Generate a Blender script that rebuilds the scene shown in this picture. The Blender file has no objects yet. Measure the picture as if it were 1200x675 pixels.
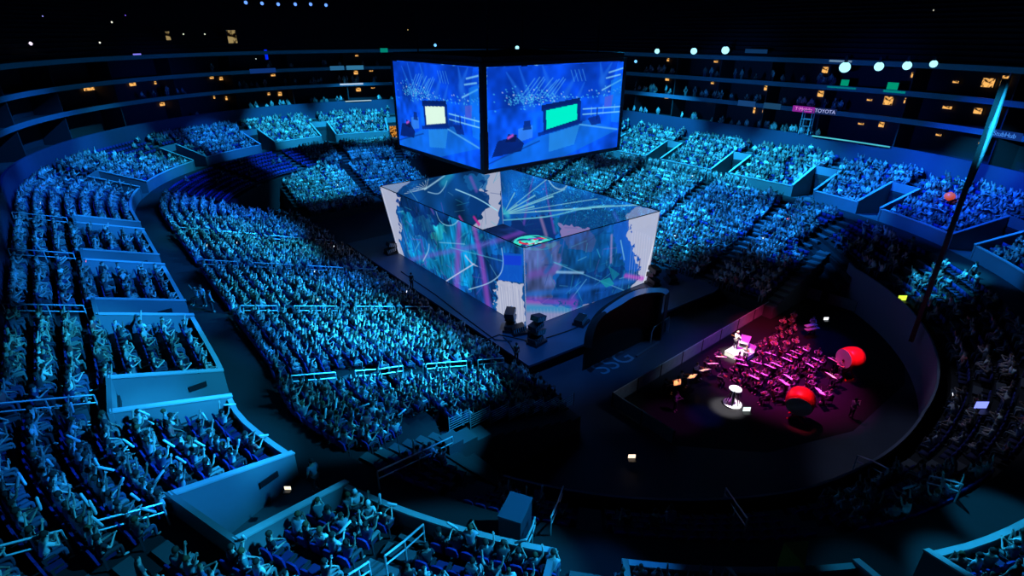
import bpy, bmesh, math, random
import numpy as np
from mathutils import Vector, Matrix
random.seed(7); RNG = np.random.default_rng(7)
PI = math.pi
SC = bpy.context.scene
COL = SC.collection
def R(d): return math.radians(d)

# ---------------------------------------------------------------- camera
CF, CP, CY = 640.0, math.atan(301 / 640.0), R(38.6)
CC = np.array([-37.0, -46.4, 25.0])
fw = np.array([math.sin(CY), math.cos(CY), 0]); rt = np.array([math.cos(CY), -math.sin(CY), 0])
FV = fw * math.cos(CP) - np.array([0, 0, math.sin(CP)]); UV = fw * math.sin(CP) + np.array([0, 0, math.cos(CP)])
cd = bpy.data.cameras.new('camera'); cam = bpy.data.objects.new('camera', cd); COL.objects.link(cam)
cd.sensor_width = 36; cd.lens = 36 * CF / 1200; cd.clip_start = .1; cd.clip_end = 600
cam.location = CC; cam.rotation_euler = (PI / 2 - CP, 0, -CY)
SC.camera = cam
SC.view_settings.view_transform = 'Standard'; SC.view_settings.look = 'None'
SC.view_settings.gamma = 1; SC.view_settings.exposure = 0; SC.view_settings.use_curve_mapping = False
SC.cycles.max_bounces = 3; SC.cycles.diffuse_bounces = 1; SC.cycles.glossy_bounces = 1
SC.cycles.transparent_max_bounces = 12; SC.cycles.transmission_bounces = 1
SC.cycles.caustics_reflective = False; SC.cycles.caustics_refractive = False
SC.cycles.sample_clamp_indirect = 2.0
SC.cycles.use_denoising = True

def ray(px, py): return FV + rt * ((px - 600) / CF) - UV * ((py - 337.5) / CF)
def P(px, py, z):
    d = ray(px, py); return CC + d * ((z - CC[2]) / d[2])
def proj(p):
    v = np.asarray(p, float) - CC; q = v @ FV
    return 600 + CF * (v @ rt) / q, 337.5 - CF * (v @ UV) / q, q

# ---------------------------------------------------------------- helpers
def s2l(c):
    c = np.asarray(c, float) / 255.0
    return np.where(c <= .04045, c / 12.92, ((c + .055) / 1.055) ** 2.4)
def nodes(m):
    m.use_nodes = True; nt = m.node_tree; nt.nodes.clear(); return nt, nt.nodes, nt.links
def mat(name, col, rough=.7, metal=0, noise=0, scale=6, emit=None, estr=1):
    m = bpy.data.materials.new(name); nt, N, L = nodes(m)
    o = N.new('ShaderNodeOutputMaterial'); b = N.new('ShaderNodeBsdfPrincipled')
    b.inputs['Base Color'].default_value = (*col, 1); b.inputs['Roughness'].default_value = rough
    b.inputs['Metallic'].default_value = metal
    L.new(b.outputs[0], o.inputs[0])
    if noise:
        tc = N.new('ShaderNodeTexCoord'); nz = N.new('ShaderNodeTexNoise'); nz.inputs['Scale'].default_value = scale
        nz.inputs['Detail'].default_value = 5
        L.new(tc.outputs['Object'], nz.inputs['Vector'])
        mx = N.new('ShaderNodeMix'); mx.data_type = 'RGBA'
        mx.inputs[6].default_value = (*[c * (1 - noise) for c in col], 1)
        mx.inputs[7].default_value = (*[min(1, c * (1 + noise)) for c in col], 1)
        L.new(nz.outputs[0], mx.inputs[0]); L.new(mx.outputs[2], b.inputs['Base Color'])
    if emit is not None:
        b.inputs['Emission Color'].default_value = (*emit, 1); b.inputs['Emission Strength'].default_value = estr
    return m
def glow(name, col, s=1, noise=0, scale=3):
    m = bpy.data.materials.new(name); nt, N, L = nodes(m)
    o = N.new('ShaderNodeOutputMaterial'); e = N.new('ShaderNodeEmission')
    e.inputs[0].default_value = (*col, 1); e.inputs[1].default_value = s
    if noise:
        tc = N.new('ShaderNodeTexCoord'); nz = N.new('ShaderNodeTexNoise'); nz.inputs['Scale'].default_value = scale
        L.new(tc.outputs['Object'], nz.inputs['Vector'])
        rp = N.new('ShaderNodeValToRGB'); rp.color_ramp.elements[0].position = .5 - noise * .1; rp.color_ramp.elements[1].position = .56
        rp.color_ramp.elements[0].color = (.004, .002, .001, 1); rp.color_ramp.elements[1].color = (*col, 1)
        L.new(nz.outputs[0], rp.inputs[0]); L.new(rp.outputs[0], e.inputs[0])
    L.new(e.outputs[0], o.inputs[0]); m.cycles.emission_sampling = 'NONE'
    return m
def objcol_mat(name, rough=.8, mul=1):
    m = bpy.data.materials.new(name); nt, N, L = nodes(m)
    o = N.new('ShaderNodeOutputMaterial'); b = N.new('ShaderNodeBsdfPrincipled'); i = N.new('ShaderNodeObjectInfo')
    b.inputs['Roughness'].default_value = rough
    L.new(i.outputs['Color'], b.inputs['Base Color']); L.new(b.outputs[0], o.inputs[0]); return m
def attr_mat(name, rough=.8):
    m = bpy.data.materials.new(name); nt, N, L = nodes(m)
    o = N.new('ShaderNodeOutputMaterial'); b = N.new('ShaderNodeBsdfPrincipled'); i = N.new('ShaderNodeAttribute')
    i.attribute_name = 'Col'; b.inputs['Roughness'].default_value = rough
    L.new(i.outputs['Color'], b.inputs['Base Color']); L.new(b.outputs[0], o.inputs[0]); return m

class MB:
    """collects shapes, links them as one mesh object"""
    def __init__(s): s.v = []; s.f = []
    def add(s, vs, fs):
        n = len(s.v); s.v += [tuple(map(float, p)) for p in vs]; s.f += [tuple(i + n for i in f) for f in fs]; return s
    def box(s, c, d, rz=0, M=None):
        x, y, z = [k / 2 for k in d]
        vs = [Vector((i * x, j * y, k * z)) for i in (-1, 1) for j in (-1, 1) for k in (-1, 1)]
        m = Matrix.Translation(c) @ Matrix.Rotation(rz, 4, 'Z')
        if M is not None: m = M @ m
        return s.add([m @ v for v in vs], [(0, 1, 3, 2), (4, 6, 7, 5), (0, 4, 5, 1), (2, 3, 7, 6), (0, 2, 6, 4), (1, 5, 7, 3)])
    def tube(s, pts, r, n=6, cap=True):
        pts = [Vector(p) for p in pts]; rs = r if isinstance(r, (list, tuple)) else [r] * len(pts)
        rings = []; 
        for i, p in enumerate(pts):
            t = (pts[min(i + 1, len(pts) - 1)] - pts[max(i - 1, 0)]).normalized()
            a = t.orthogonal() if i == 0 else (rings_a - t * rings_a.dot(t))
            a = a.normalized(); rings_a = a; b = t.cross(a)
            rings.append([p + (a * math.cos(2 * PI * k / n) + b * math.sin(2 * PI * k / n)) * rs[i] for k in range(n)])
        vs = [v for rg in rings for v in rg]; fs = []
        for i in range(len(pts) - 1):
            for k in range(n): fs.append((i * n + k, i * n + (k + 1) % n, (i + 1) * n + (k + 1) % n, (i + 1) * n + k))
        if cap: fs += [tuple(range(n))[::-1], tuple((len(pts) - 1) * n + k for k in range(n))]
        return s.add(vs, fs)
    def lathe(s, prof, n=20, M=None):
        vs = []; fs = []
        for (r, z) in prof: vs += [Vector((r * math.cos(2 * PI * k / n), r * math.sin(2 * PI * k / n), z)) for k in range(n)]
        for i in range(len(prof) - 1):
            for k in range(n): fs.append((i * n + k, i * n + (k + 1) % n, (i + 1) * n + (k + 1) % n, (i + 1) * n + k))
        fs += [tuple(range(n))[::-1], tuple((len(prof) - 1) * n + k for k in range(n))]
        if M is not None: vs = [M @ v for v in vs]
        return s.add(vs, fs)
    def prism(s, pts, z0, z1, M=None):
        n = len(pts); vs = [Vector((x, y, z0)) for x, y in pts] + [Vector((x, y, z1)) for x, y in pts]
        if M is not None: vs = [M @ v for v in vs]
        return s.add(vs, [tuple(range(n))[::-1], tuple(range(n, 2 * n))] + [(i, (i + 1) % n, (i + 1) % n + n, i + n) for i in range(n)])
    def build(s, name, m, parent=None, smooth=False, kind=None):
        me = bpy.data.meshes.new(name); me.from_pydata(s.v, [], s.f); me.validate(); 
        if smooth: me.shade_smooth()
        return link(name, me, m, parent, kind)
def link(name, me, m, parent=None, kind=None):
    if m is not None and not me.materials: me.materials.append(m)
    o = bpy.data.objects.new(name, me); COL.objects.link(o)
    if parent is not None: o.parent = parent
    if kind: o['kind'] = kind
    return o
def tag(o, label, cat, group=None, kind=None):
    o['label'] = label; o['category'] = cat
    if group: o['group'] = group
    if kind: o['kind'] = kind
    return o
def empty(name, loc, rz=0):
    o = bpy.data.objects.new(name, None); COL.objects.link(o); o.location = loc; o.rotation_euler = (0, 0, rz)
    o.empty_display_size = .1; return o
def copy_tree(o, parent=None):
    c = o.copy(); COL.objects.link(c); c.parent = parent
    for ch in list(o.children): copy_tree(ch, c)
    return c
ORD = ['zeroth', 'first', 'second', 'third', 'fourth', 'fifth', 'sixth', 'seventh', 'eighth', 'ninth', 'tenth', 'eleventh', 'twelfth',
       'thirteenth', 'fourteenth', 'fifteenth', 'sixteenth', 'seventeenth', 'eighteenth', 'nineteenth', 'twentieth']
def nth(i):
    if i < len(ORD): return ORD[i]
    return '%d%s' % (i, {1: 'st', 2: 'nd', 3: 'rd'}.get(i % 10 if i % 100 not in (11, 12, 13) else 0, 'th'))

# ---------------------------------------------------------------- arena plan: a stadium curve
X0, YN, YF, RR = -1.7, -16.0, 21.0, 31.0
LS = YF - YN; LA = PI * RR; UT = 2 * LS + 2 * LA
def bump(u):
    a = u % UT - (2 * LS + LA); return .8 * max(0, min(1, a / 5.0, (RR * R(92) - a) / 14)) if a > 0 else 0
def pos(u, r):
    u %= UT; r = r + bump(u)
    if u < LS: return np.array([X0 + r, YN + u]), np.array([1., 0.])
    u -= LS
    if u < LA: a = u / RR; n = np.array([math.cos(a), math.sin(a)]); return np.array([X0, YF]) + n * r, n
    u -= LA
    if u < LS: return np.array([X0 - r, YF - u]), np.array([-1., 0.])
    a = PI + (u - LS) / RR; n = np.array([math.cos(a), math.sin(a)]); return np.array([X0, YN]) + n * r, n
def uof(k, v):
    if k == 'R': return v - YN
    if k == 'F': return LS + R(v) * RR
    if k == 'L': return LS + LA + YF - v
    return 2 * LS + LA + R(v - 180) * RR
def inv(x, y):
    """plan point -> (u, r)"""
    yy = min(max(y, YN), YF); dx, dy = x - X0, y - yy; r = math.hypot(dx, dy)
    if y > YF: return LS + math.atan2(dy, dx) * RR, r
    if y < YN:
        u = 2 * LS + LA + (math.atan2(dy, dx) % (2 * PI) - PI) * RR; return u, r - bump(u)
    return (y - YN if dx > 0 else LS + LA + YF - y), r
def curved(u):
    u %= UT; return (LS < u < LS + LA) or u > 2 * LS + LA
AIS = [('L', 14.8), ('L', 3.8), ('L', -7.2), ('N', 183.8), ('N', 200.2), ('N', 209.5), ('N', 221), ('N', 240), ('N', 260), ('N', 281), ('N', 302),
       ('N', 322), ('N', 342), ('N', 356.3), ('R', -6.9), ('R', 4.2), ('R', 15.2), ('F', 20), ('F', 43), ('F', 65), ('F', 87), ('F', 107), ('F', 131), ('F', 158)]
AU = [uof(*a) for a in AIS]
BOXES = [a for a in AIS if a not in (('N', 260), ('N', 281), ('N', 302), ('N', 221), ('N', 209.5))]
def bhw(a): return 1.5 if a == ('N', 200.2) else 1.25
NEAR0, NEAR1 = uof('N', 196), uof('N', 344)
def nearw(u):
    u %= UT
    return max(0, min(1, (u - NEAR0) / 8, (NEAR1 - u) / 8))
def zlow(u, r):
    w = nearw(u); zs = 1.2 + .326 * (r - 13); zn = 3.2 + (r - 25.1) * .74
    return zs * (1 - w) + zn * w
ZW = 6.7                      # cross aisle
RL = 31.9                     # parapet radius
def zup(r): return 7.2 + .349 * (r - 32.1)
def ramp(u): a = u % UT - (2 * LS + LA) ; return max(0, min(1, (a - 1) / 7.0)) if a < RR * R(120) else 0
def rimr(u): return 40.9 + 6.6 * ramp(u)
def udist(u, v):
    d = abs((u - v) % UT); return min(d, UT - d)
def terr(x, y):
    u, r = inv(x, y)
    if r > RL: return zup(min(r, rimr(u) - .1))
    if r > 29.65: return ZW
    if r > 23: return zlow(u, r)
    off = abs(x - X0)
    if -24.7 < y < 29.7 and off > 12.6: return 1.2 + .326 * (off - 13)
    if y >= 29.7 and abs(x - X0) < 11.5: return 1.0 + max(0, .326 * (y - 21 - 13))
    return 0.0
def hit(px, py, dh=0.0, t0=3.0):
    d = ray(px, py); t = t0
    while t < 200:
        p = CC + d * t
        if p[2] < terr(p[0], p[1]) + dh: return p
        t += .05
    return CC + d * 60

# ---------------------------------------------------------------- materials
M = {}
M['floor'] = mat('arena floor', (.03, .037, .06), .55, noise=.4, scale=.4)
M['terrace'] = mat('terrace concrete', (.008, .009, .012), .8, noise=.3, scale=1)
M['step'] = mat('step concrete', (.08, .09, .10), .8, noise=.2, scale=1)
M['wall'] = mat('painted parapet', (.17, .19, .21), .6, noise=.12, scale=.7)
M['cap'] = mat('parapet cap', (.42, .47, .5), .45, noise=.1)
M['rim'] = mat('rim wall', (.035, .045, .10), .6, noise=.15, scale=.5)
M['suite'] = mat('suite shell', (.02, .022, .03), .8)
M['slab'] = mat('suite slab', (.07, .08, .11), .5)
M['black'] = mat('black metal', (.012, .012, .014), .45, noise=.2)
M['dark'] = mat('dark cloth', (.02, .02, .025), .85, noise=.2)
M['rail'] = mat('steel rail', (.6, .65, .68), .35, .3)
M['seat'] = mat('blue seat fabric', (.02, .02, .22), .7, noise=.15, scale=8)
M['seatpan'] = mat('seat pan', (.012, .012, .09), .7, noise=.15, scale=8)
M['arm'] = mat('armrest plastic', (.03, .03, .04), .5)
M['skin'] = objcol_mat('skin', .55)
M['cloth'] = objcol_mat('clothing', .85)
M['crowd'] = attr_mat('crowd clothing')
M['deck'] = mat('stage deck', (.07, .10, .16), .42, noise=.25, scale=.6)
M['white'] = mat('white laminate', (.8, .8, .78), .5)
M['red'] = mat('red lacquer', (.7, .03, .03), .35)
M['hide'] = mat('drum hide', (.75, .55, .5), .6, noise=.1)
M['wood'] = mat('varnished wood', (.35, .12, .04), .35, noise=.3)
M['brass'] = mat('brass', (.8, .55, .2), .25, .9)
M['stand'] = mat('music paper', (.85, .82, .78), .7)
M['paint'] = mat('pale floor paint', (.14, .18, .25), .6, noise=.3)
M['panelgrey'] = mat('barrier panel', (.30, .34, .38), .6, noise=.35, scale=2)
M['yellow'] = mat('yellow padding', (.5, .36, .02), .7)

# ---------------------------------------------------------------- structure: floor, terraces, walls
MB().add([(-80, -90, 0), (80, -90, 0), (80, 100, 0), (-80, 100, 0)], [(0, 1, 2, 3)]).build('floor', M['floor'], kind='structure')

def ugrid():
    us = set(np.round(np.arange(0, UT, 1.1), 3))
    for a in BOXES:
        c = uof(*a); h = bhw(a)
        us = {x for x in us if abs(x - c) > h + .25} | {round(c - h, 3), round(c, 3), round(c + h, 3)}
    return sorted(us)
US = ugrid()
def in_box(u, r):
    if not (RL - .3 <= r <= 36.6): return False
    return any(udist(u, uof(*a)) < bhw(a) - .01 for a in BOXES)
rows_low = [23.0 + .95 * k for k in range(7)]
DR = 1.1
rows_up = [32.1 + DR * k for k in range(14)]
def strip(mb, r0, r1, f0, f1, test=None, close=True):
    """ring surface between (r0,f0(u)) and (r1,f1(u))"""
    n = len(US)
    for i in range(n):
        a, b = US[i], US[(i + 1) % n]
        if b < a: b += UT
        mid = (a + b) / 2
        if test and not test(mid % UT): continue
        v = []
        for (u, r, f) in ((a, r0, f0), (b, r0, f0), (b, r1, f1), (a, r1, f1)):
            p, _ = pos(u, r(u % UT) if callable(r) else r); v.append((p[0], p[1], f(u % UT)))
        mb.add(v, [(0, 3, 2, 1)])
tm = MB()
for k, r in enumerate(rows_low):
    t = (lambda u: nearw(u) < .99) if r < 25.0 else None
    strip(tm, r, r + .95, lambda u, r=r: zlow(u, r), lambda u, r=r: zlow(u, r), t)
    prev = r - .95
    strip(tm, r, r, (lambda u, r=r, p=prev: zlow(u, p) if k > 0 else 0), lambda u, r=r: zlow(u, r), t)
strip(tm, 25.1, 25.1, lambda u: 0, lambda u: zlow(u, 25.1), lambda u: nearw(u) > .5)
strip(tm, 29.65, 31.9, lambda u: ZW, lambda u: ZW)
strip(tm, 29.65, 29.65, lambda u: zlow(u, 28.7), lambda u: ZW)
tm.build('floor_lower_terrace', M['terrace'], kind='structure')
tm = MB()
for r in rows_up:
    z = zup(r)
    ok = lambda u, r=r: not in_box(u, r + .4) and r < rimr(u) - .6
    strip(tm, r, r + DR, lambda u: z, lambda u: z, ok)
    strip(tm, r, r, lambda u: z - .385 if r > 32.3 else ZW, lambda u: z, ok)
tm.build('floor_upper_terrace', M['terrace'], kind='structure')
# floor of the stairwell boxes
# straight pull-out banks and the far end bank
def bank(sgn, y0, y1):
    mb = MB(); k = 0
    while True:
        off = 12.9 + .95 * k; k += 1
        if off > 23: break
        z = 1.2 + .326 * (off - 13)
        lim = math.sqrt(max(0, 23.3 ** 2 - (off + .95) ** 2)) if off + .95 < 23.3 else .1
        a = max(y0, YN - max(lim, .5)); b = min(y1, YF + max(lim, .5))
        mb.box((X0 + sgn * (off + .475), (a + b) / 2, z / 2), (.95, b - a, z))
    return mb
bank(-1, -24.7, 29.7).build('floor_left_bank', M['terrace'], kind='structure')
bank(1, -24.7, 29.7).build('floor_right_bank', M['terrace'], kind='structure')
mb = MB()
for k in range(14):
    off = 9.2 + .95 * k; z = 1.0 + max(0, .326 * (off - 13)); mb.box((X0, YF + off + .475, z / 2), (23, .95, z))
mb.build('floor_far_bank', M['terrace'], kind='structure')

# parapet between the tiers
pm = MB(); cm = MB()
def pz(u): return 8.05
okp = lambda u: not any(udist(u, uof(*a)) < bhw(a) - .01 for a in BOXES) and udist(u, uof('N', 221)) > 1.2
strip(pm, 31.9, 31.9, lambda u: ZW - .3, pz, okp)
strip(pm, 32.06, 32.06, pz, lambda u: 7.1, okp)
pm.build('wall_tier_parapet', M['wall'], kind='structure')
strip(cm, 31.86, 32.1, lambda u: 8.06, lambda u: 8.06, okp)
strip(cm, 32.1, 32.1, lambda u: 8.06, lambda u: 7.96, okp); strip(cm, 31.86, 31.86, lambda u: 7.96, lambda u: 8.06, okp)
cm.build('trim_parapet_cap', M['cap'], kind='structure')
# near-end front barrier
fm = MB()
strip(fm, 25.0, 25.0, lambda u: 0, lambda u: zlow(u, 25.1) + .9, lambda u: nearw(u) > .95)
strip(fm, 25.0, 25.14, lambda u: zlow(u, 25.1) + .9, lambda u: zlow(u, 25.1) + .9, lambda u: nearw(u) > .95)
fm.build('wall_near_end_barrier', mat('barrier front', (.16, .18, .24), .6), kind='structure')
# rim wall and suites
FA0, FA1 = uof('L', -15.9), uof('N', 322)          # gap of the rim facade behind the camera corner
facade = lambda u: not (FA0 < u < FA1)
rw = MB()
RZ = lambda u: 12.7 + 2.0 * ramp(u)
strip(rw, rimr, rimr, lambda u: 9.9 + 2.2 * ramp(u), RZ)
strip(rw, rimr, lambda u: rimr(u) + .25, RZ, RZ)
strip(rw, lambda u: rimr(u) + .25, lambda u: rimr(u) + .25, RZ, lambda u: 12.7, lambda u: 11.9)
rw.build('wall_rim', M['rim'], kind='structure')
LEV = [12.0, 15.55, 18.5, 21.5]
sb = MB()
strip(sb, 41.0, 46, lambda u: 11.9, lambda u: 11.9, facade)
for z in LEV[1:]:
    strip(sb, 41.4, 46, lambda u: z, lambda u: z, facade)
    strip(sb, 41.4, 46, lambda u: z - .25, lambda u: z - .25, facade)
sb.build('floor_suites', M['suite'], kind='structure')
bk = MB(); strip(bk, 45.2, 45.2, lambda u: 11.9, lambda u: 22, facade); bk.build('wall_suite_back', M['suite'], kind='structure')
ud = MB()
for k in range(16):
    r0 = 42 + .9 * k; z = 22.0 + .55 * k
    strip(ud, r0, r0 + .9, lambda u: z, lambda u: z, facade); strip(ud, r0, r0, lambda u: z - .55, lambda u: z, facade)
strip(ud, 56.4, 56.4, lambda u: 30, lambda u: 46, facade)
ud.build('floor_upper_deck', M['suite'], kind='structure')
MB().add([(-70, -80, 45), (70, -80, 45), (70, 90, 45), (-70, 90, 45)], [(0, 1, 2, 3)]).build('ceiling', mat('roof deck', (.01, .01, .012), .9), kind='structure')
# balcony fronts
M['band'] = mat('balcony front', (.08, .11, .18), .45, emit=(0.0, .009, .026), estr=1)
for i, z in enumerate(LEV[1:]):
    b = MB(); n = 0
    strip(b, 41.3, 41.3, lambda u: z - .2, lambda u: z + .36, facade); strip(b, 41.3, 41.42, lambda u: z + .36, lambda u: z + .36, facade)
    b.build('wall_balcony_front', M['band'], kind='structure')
pp = MB()
u = uof('N', 322); 
while u < FA0 + UT:
    p, n = pos(u, 43.4)
    rz = math.atan2(n[1], n[0])
    for z0, z1 in ((11.9, 15.3), (15.55, 18.25), (18.5, 21.25)): pp.box((p[0], p[1], (z0 + z1) / 2), (3.4, .15, z1 - z0), rz)
    u += 7.6
pp.build('wall_suite_partition', M['suite'], kind='structure')

# stairwell boxes cut into the upper tier
def local(u0, r, t):
    """point at radius r and tangential offset t from line u0 ; uses u-lines so boxes wedge like the rows"""
    p, n = pos(u0 + t, r); return p
box_names = {('N', 200.2): 'near corner'}
for a in BOXES:
    c = uof(*a); h = bhw(a)
    w = MB(); fl = MB(); cp = MB(); dr = MB()
    for s in (-1, 1):
        q = []
        for (r, z) in ((31.85, 8.1), (36.6, 9.75)):
            for t in (s * (h - .02), s * (h + .16)):
                p = local(c, r, t); q += [(p[0], p[1], z), (p[0], p[1], ZW - .4)]
        # q: 0/1 r0 inner t, 2/3 r0 outer t, 4/5 r1 inner, 6/7 r1 outer
        w.add(q, [(0, 1, 5, 4), (2, 6, 7, 3), (0, 2, 3, 1), (4, 5, 7, 6), (0, 4, 6, 2)])
        ctop = []
        for (r, z) in ((31.82, 8.1), (36.7, 9.76)):
            for t in (s * (h - .05), s * (h + .2)):
                p = local(c, r, t); ctop += [(p[0], p[1], z + .01), (p[0], p[1], z + .09)]
        cp.add(ctop, [(1, 3, 7, 5), (0, 4, 6, 2), (0, 1, 5, 4), (2, 6, 7, 3), (0, 2, 3, 1), (4, 5, 7, 6)])
    p0 = local(c, 36.6, -h - .2); p1 = local(c, 36.6, h + .2); p2 = local(c, 36.8, h + .2); p3 = local(c, 36.8, -h - .2)
    for (zz0, zz1) in ((8.9, 9.83),):
        w.add([(*p0, zz0), (*p1, zz0), (*p2, zz0), (*p3, zz0), (*p0, zz1), (*p1, zz1), (*p2, zz1), (*p3, zz1)],
              [(0, 1, 5, 4), (1, 2, 6, 5), (2, 3, 7, 6), (3, 0, 4, 7), (4, 5, 6, 7)])
    pa, pb, pc_, pd = local(c, 31.8, -h), local(c, 31.8, h), local(c, 36.6, h), local(c, 36.6, -h)
    fl.add([(*pa, ZW + .02), (*pb, ZW + .02), (*pc_, ZW - .4), (*pd, ZW - .4)], [(0, 1, 2, 3)])
    dr.add([(*local(c, 36.58, -h), ZW - .4), (*local(c, 36.58, h), ZW - .4), (*local(c, 36.58, h), 8.9), (*local(c, 36.58, -h), 8.9)], [(0, 1, 2, 3)])
    w.build('wall_stairwell', M['wall'], kind='structure'); fl.build('floor_stairwell', M['step'], kind='structure')
    cp.build('trim_stairwell_cap', M['cap'], kind='structure'); dr.build('door_shade_sheet', M['dark'], kind='structure')  # dark sheet painted for the shade inside the open doorway
# aisle steps
am = MB()
def aisle_steps(u0, radii, zf, w=.55, dr=.95):
    for r in radii:
        p, n = pos(u0, r + dr * .25); rz = math.atan2(n[1], n[0]); z = zf(r)
        am.box((p[0], p[1], z + .07), (dr * .5, 2 * w, .15), rz)
for a in AIS:
    c = uof(*a)
    if nearw(c) < .5: aisle_steps(c, rows_low, lambda r: zlow(c, r))
    else: aisle_steps(c, rows_low[3:], lambda r: zlow(c, r))
    rs = [r for r in rows_up if (r > 36.6 or a not in BOXES) and r < rimr(c) - 1]
    aisle_steps(c, rs, zup, .6, DR)
for sgn in (-1, 1):
    for y in (14.8, 3.8, -7.2, -18.2, -25.3):
        for k in range(11):
            off = 12.9 + .95 * k; z = 1.2 + .326 * (off - 13)
            if y < -25: am.box((X0 + sgn * (off + .45), y, z / 2), (.95, 1.1, z))
            else: am.box((X0 + sgn * (off + .21), y, z + .07), (.42, 1.1, .15))
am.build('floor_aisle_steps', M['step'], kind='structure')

# ---------------------------------------------------------------- people
def human(pose, fingers=False):
    """joints of a figure facing +Y; returns nodes {name:(pos,radius,part)}, edges"""
    seated = pose not in ('stand', 'standclap', 'guitar')
    hz = .52 if seated else .93
    lean = {'lean': .16, 'violin': .03}.get(pose, .03)
    N = {}; E = []
    def n(k, p, r, part, to=None):
        N[k] = (Vector(p), r, part)
        if to: E.append((to, k))
    y0 = -.12 if seated else 0
    n('pel', (0, y0, hz), .135, 'leg'); n('waist', (0, y0 + lean * .3, hz + .16), .125, 'shirt', 'pel')
    n('chest', (0, y0 + lean, hz + .36), .145, 'shirt', 'waist'); n('neck', (0, y0 + lean * 1.3, hz + .53), .06, 'skin', 'chest')
    n('head', (0, y0 + lean * 1.4 + .02, hz + .64), .085, 'skin', 'neck'); n('crown', (0, y0 + lean * 1.4, hz + .76), .085, 'hair', 'head')
    for s, q in ((-1, 'l'), (1, 'r')):
        sh = Vector((s * .17, y0 + lean, hz + .46)); n('sh' + q, sh, .065, 'shirt', 'chest')
        if pose in ('lap', 'guitar', 'stand'):
            el = sh + Vector((s * .08, .02 if pose == 'stand' else .05, -.27)); ha = el + Vector((-s * .02, .1, -.22)) if pose == 'stand' else Vector((s * .12, y0 + .34, hz + .12))
            if pose == 'guitar': ha = Vector((.16 if s > 0 else -.30, y0 + .3, hz + (.16 if s > 0 else .3)))
        elif pose in ('clap', 'standclap'): el = sh + Vector((s * .1, .12, -.2)); ha = Vector((s * .05, y0 + lean + .42, hz + .42))
        elif pose == 'raise': el = sh + Vector((s * .14, .1, .16)); ha = el + Vector((s * .03, .08, .26))
        elif pose == 'lean': el = Vector((s * .17, y0 + .38, hz + .2)); ha = Vector((s * .06, y0 + .42, hz + .44))
        elif pose == 'wave':
            if s > 0: el = sh + Vector((.1, .1, .18)); ha = el + Vector((-.02, .06, .28))
            else: el = sh + Vector((-.07, .05, -.26)); ha = Vector((-.12, y0 + .34, hz + .12))
        else:  # violin
            if s < 0: el = sh + Vector((-.06, .18, -.1)); ha = Vector((-.2, y0 + .5, hz + .48))
            else: el = sh + Vector((.18, .1, -.1)); ha = Vector((.14, y0 + .42, hz + .42))
        n('el' + q, el, .045, 'shirt' if pose in ('violin', 'guitar') else 'skin', 'sh' + q)
        n('wr' + q, el.lerp(ha, .9), .028, 'skin', 'el' + q); d = (ha - el).normalized()
        n('ha' + q, ha + d * .05, .034, 'skin', 'wr' + q)
        if fingers:
            sd = d.orthogonal().normalized(); up = d.cross(sd)
            for k in range(4):
                b = ha + d * .07 + sd * (k - 1.5) * .02; L = (.07, .085, .08, .06)[k]
                n('f%s%d' % (q, k), b, .010, 'skin', 'ha' + q)
                n('g%s%d' % (q, k), b + d * L * .5 + up * .012, .009, 'skin', 'f%s%d' % (q, k))
                n('h%s%d' % (q, k), b + d * L * .85 + up * .035, .008, 'skin', 'g%s%d' % (q, k))
            b = ha + d * .02 + sd * .04; n('t%s' % q, b, .011, 'skin', 'ha' + q); n('u%s' % q, b + d * .045 + sd * .02 + up * .02, .009, 'skin', 't%s' % q)
        if seated:
            n('hip' + q, (s * .09, y0 + .04, hz - .01), .088, 'leg', 'pel'); n('kn' + q, (s * .13, y0 + .46, hz), .062, 'leg', 'hip' + q)
            n('an' + q, (s * .13, y0 + .44, .09), .042, 'leg', 'kn' + q); n('to' + q, (s * .14, y0 + .6, .045), .038, 'shoe', 'an' + q)
        else:
            n('hip' + q, (s * .09, 0, hz - .06), .092, 'leg', 'pel'); n('kn' + q, (s * .1, .03, .5), .062, 'leg', 'hip' + q)
            n('an' + q, (s * .11, 0, .09), .042, 'leg', 'kn' + q); n('to' + q, (s * .12, .16, .045), .038, 'shoe', 'an' + q)
    return N, E
def skin_mesh(N, E, sub, keys=None, grow=0.0, root='pel'):
    ks = [k for k in N if keys is None or k in keys]; ix = {k: i for i, k in enumerate(ks)}
    me = bpy.data.meshes.new('tmp'); me.from_pydata([N[k][0] for k in ks], [(ix[a], ix[b]) for a, b in E if a in ix and b in ix], [])
    o = bpy.data.objects.new('tmp', me); COL.objects.link(o)
    o.modifiers.new('s', 'SKIN').use_smooth_shade = True
    for i, k in enumerate(ks):
        sv = me.skin_vertices[0].data[i]; r = N[k][1] + grow
        sv.radius = (r * 1.25, r * .85) if k in ('waist', 'chest') and False else (r, r); sv.use_root = (k == root)
    if sub: m = o.modifiers.new('d', 'SUBSURF'); m.levels = sub
    dg = bpy.context.evaluated_depsgraph_get(); out = bpy.data.meshes.new_from_object(o.evaluated_get(dg))
    COL.objects.unlink(o); bpy.data.objects.remove(o); return out, ks
def arrays(me):
    me.calc_loop_triangles()
    v = np.empty(len(me.vertices) * 3); me.vertices.foreach_get('co', v)
    f = np.empty(len(me.loop_triangles) * 3, int); me.loop_triangles.foreach_get('vertices', f)
    return v.reshape(-1, 3), f.reshape(-1, 3)
def parts_of(v, N):
    """part label per vertex from the nearest joint segment"""
    ks = list(N); pts = np.array([N[k][0][:] for k in ks]); rad = np.array([N[k][1] for k in ks])
    d = np.linalg.norm(v[:, None] - pts[None], axis=2) - rad[None]
    return np.array([N[ks[i]][2] for i in d.argmin(1)])
POSES = ['lap', 'clap', 'raise', 'lean', 'wave', 'stand', 'standclap']
TPL = {}
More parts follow.
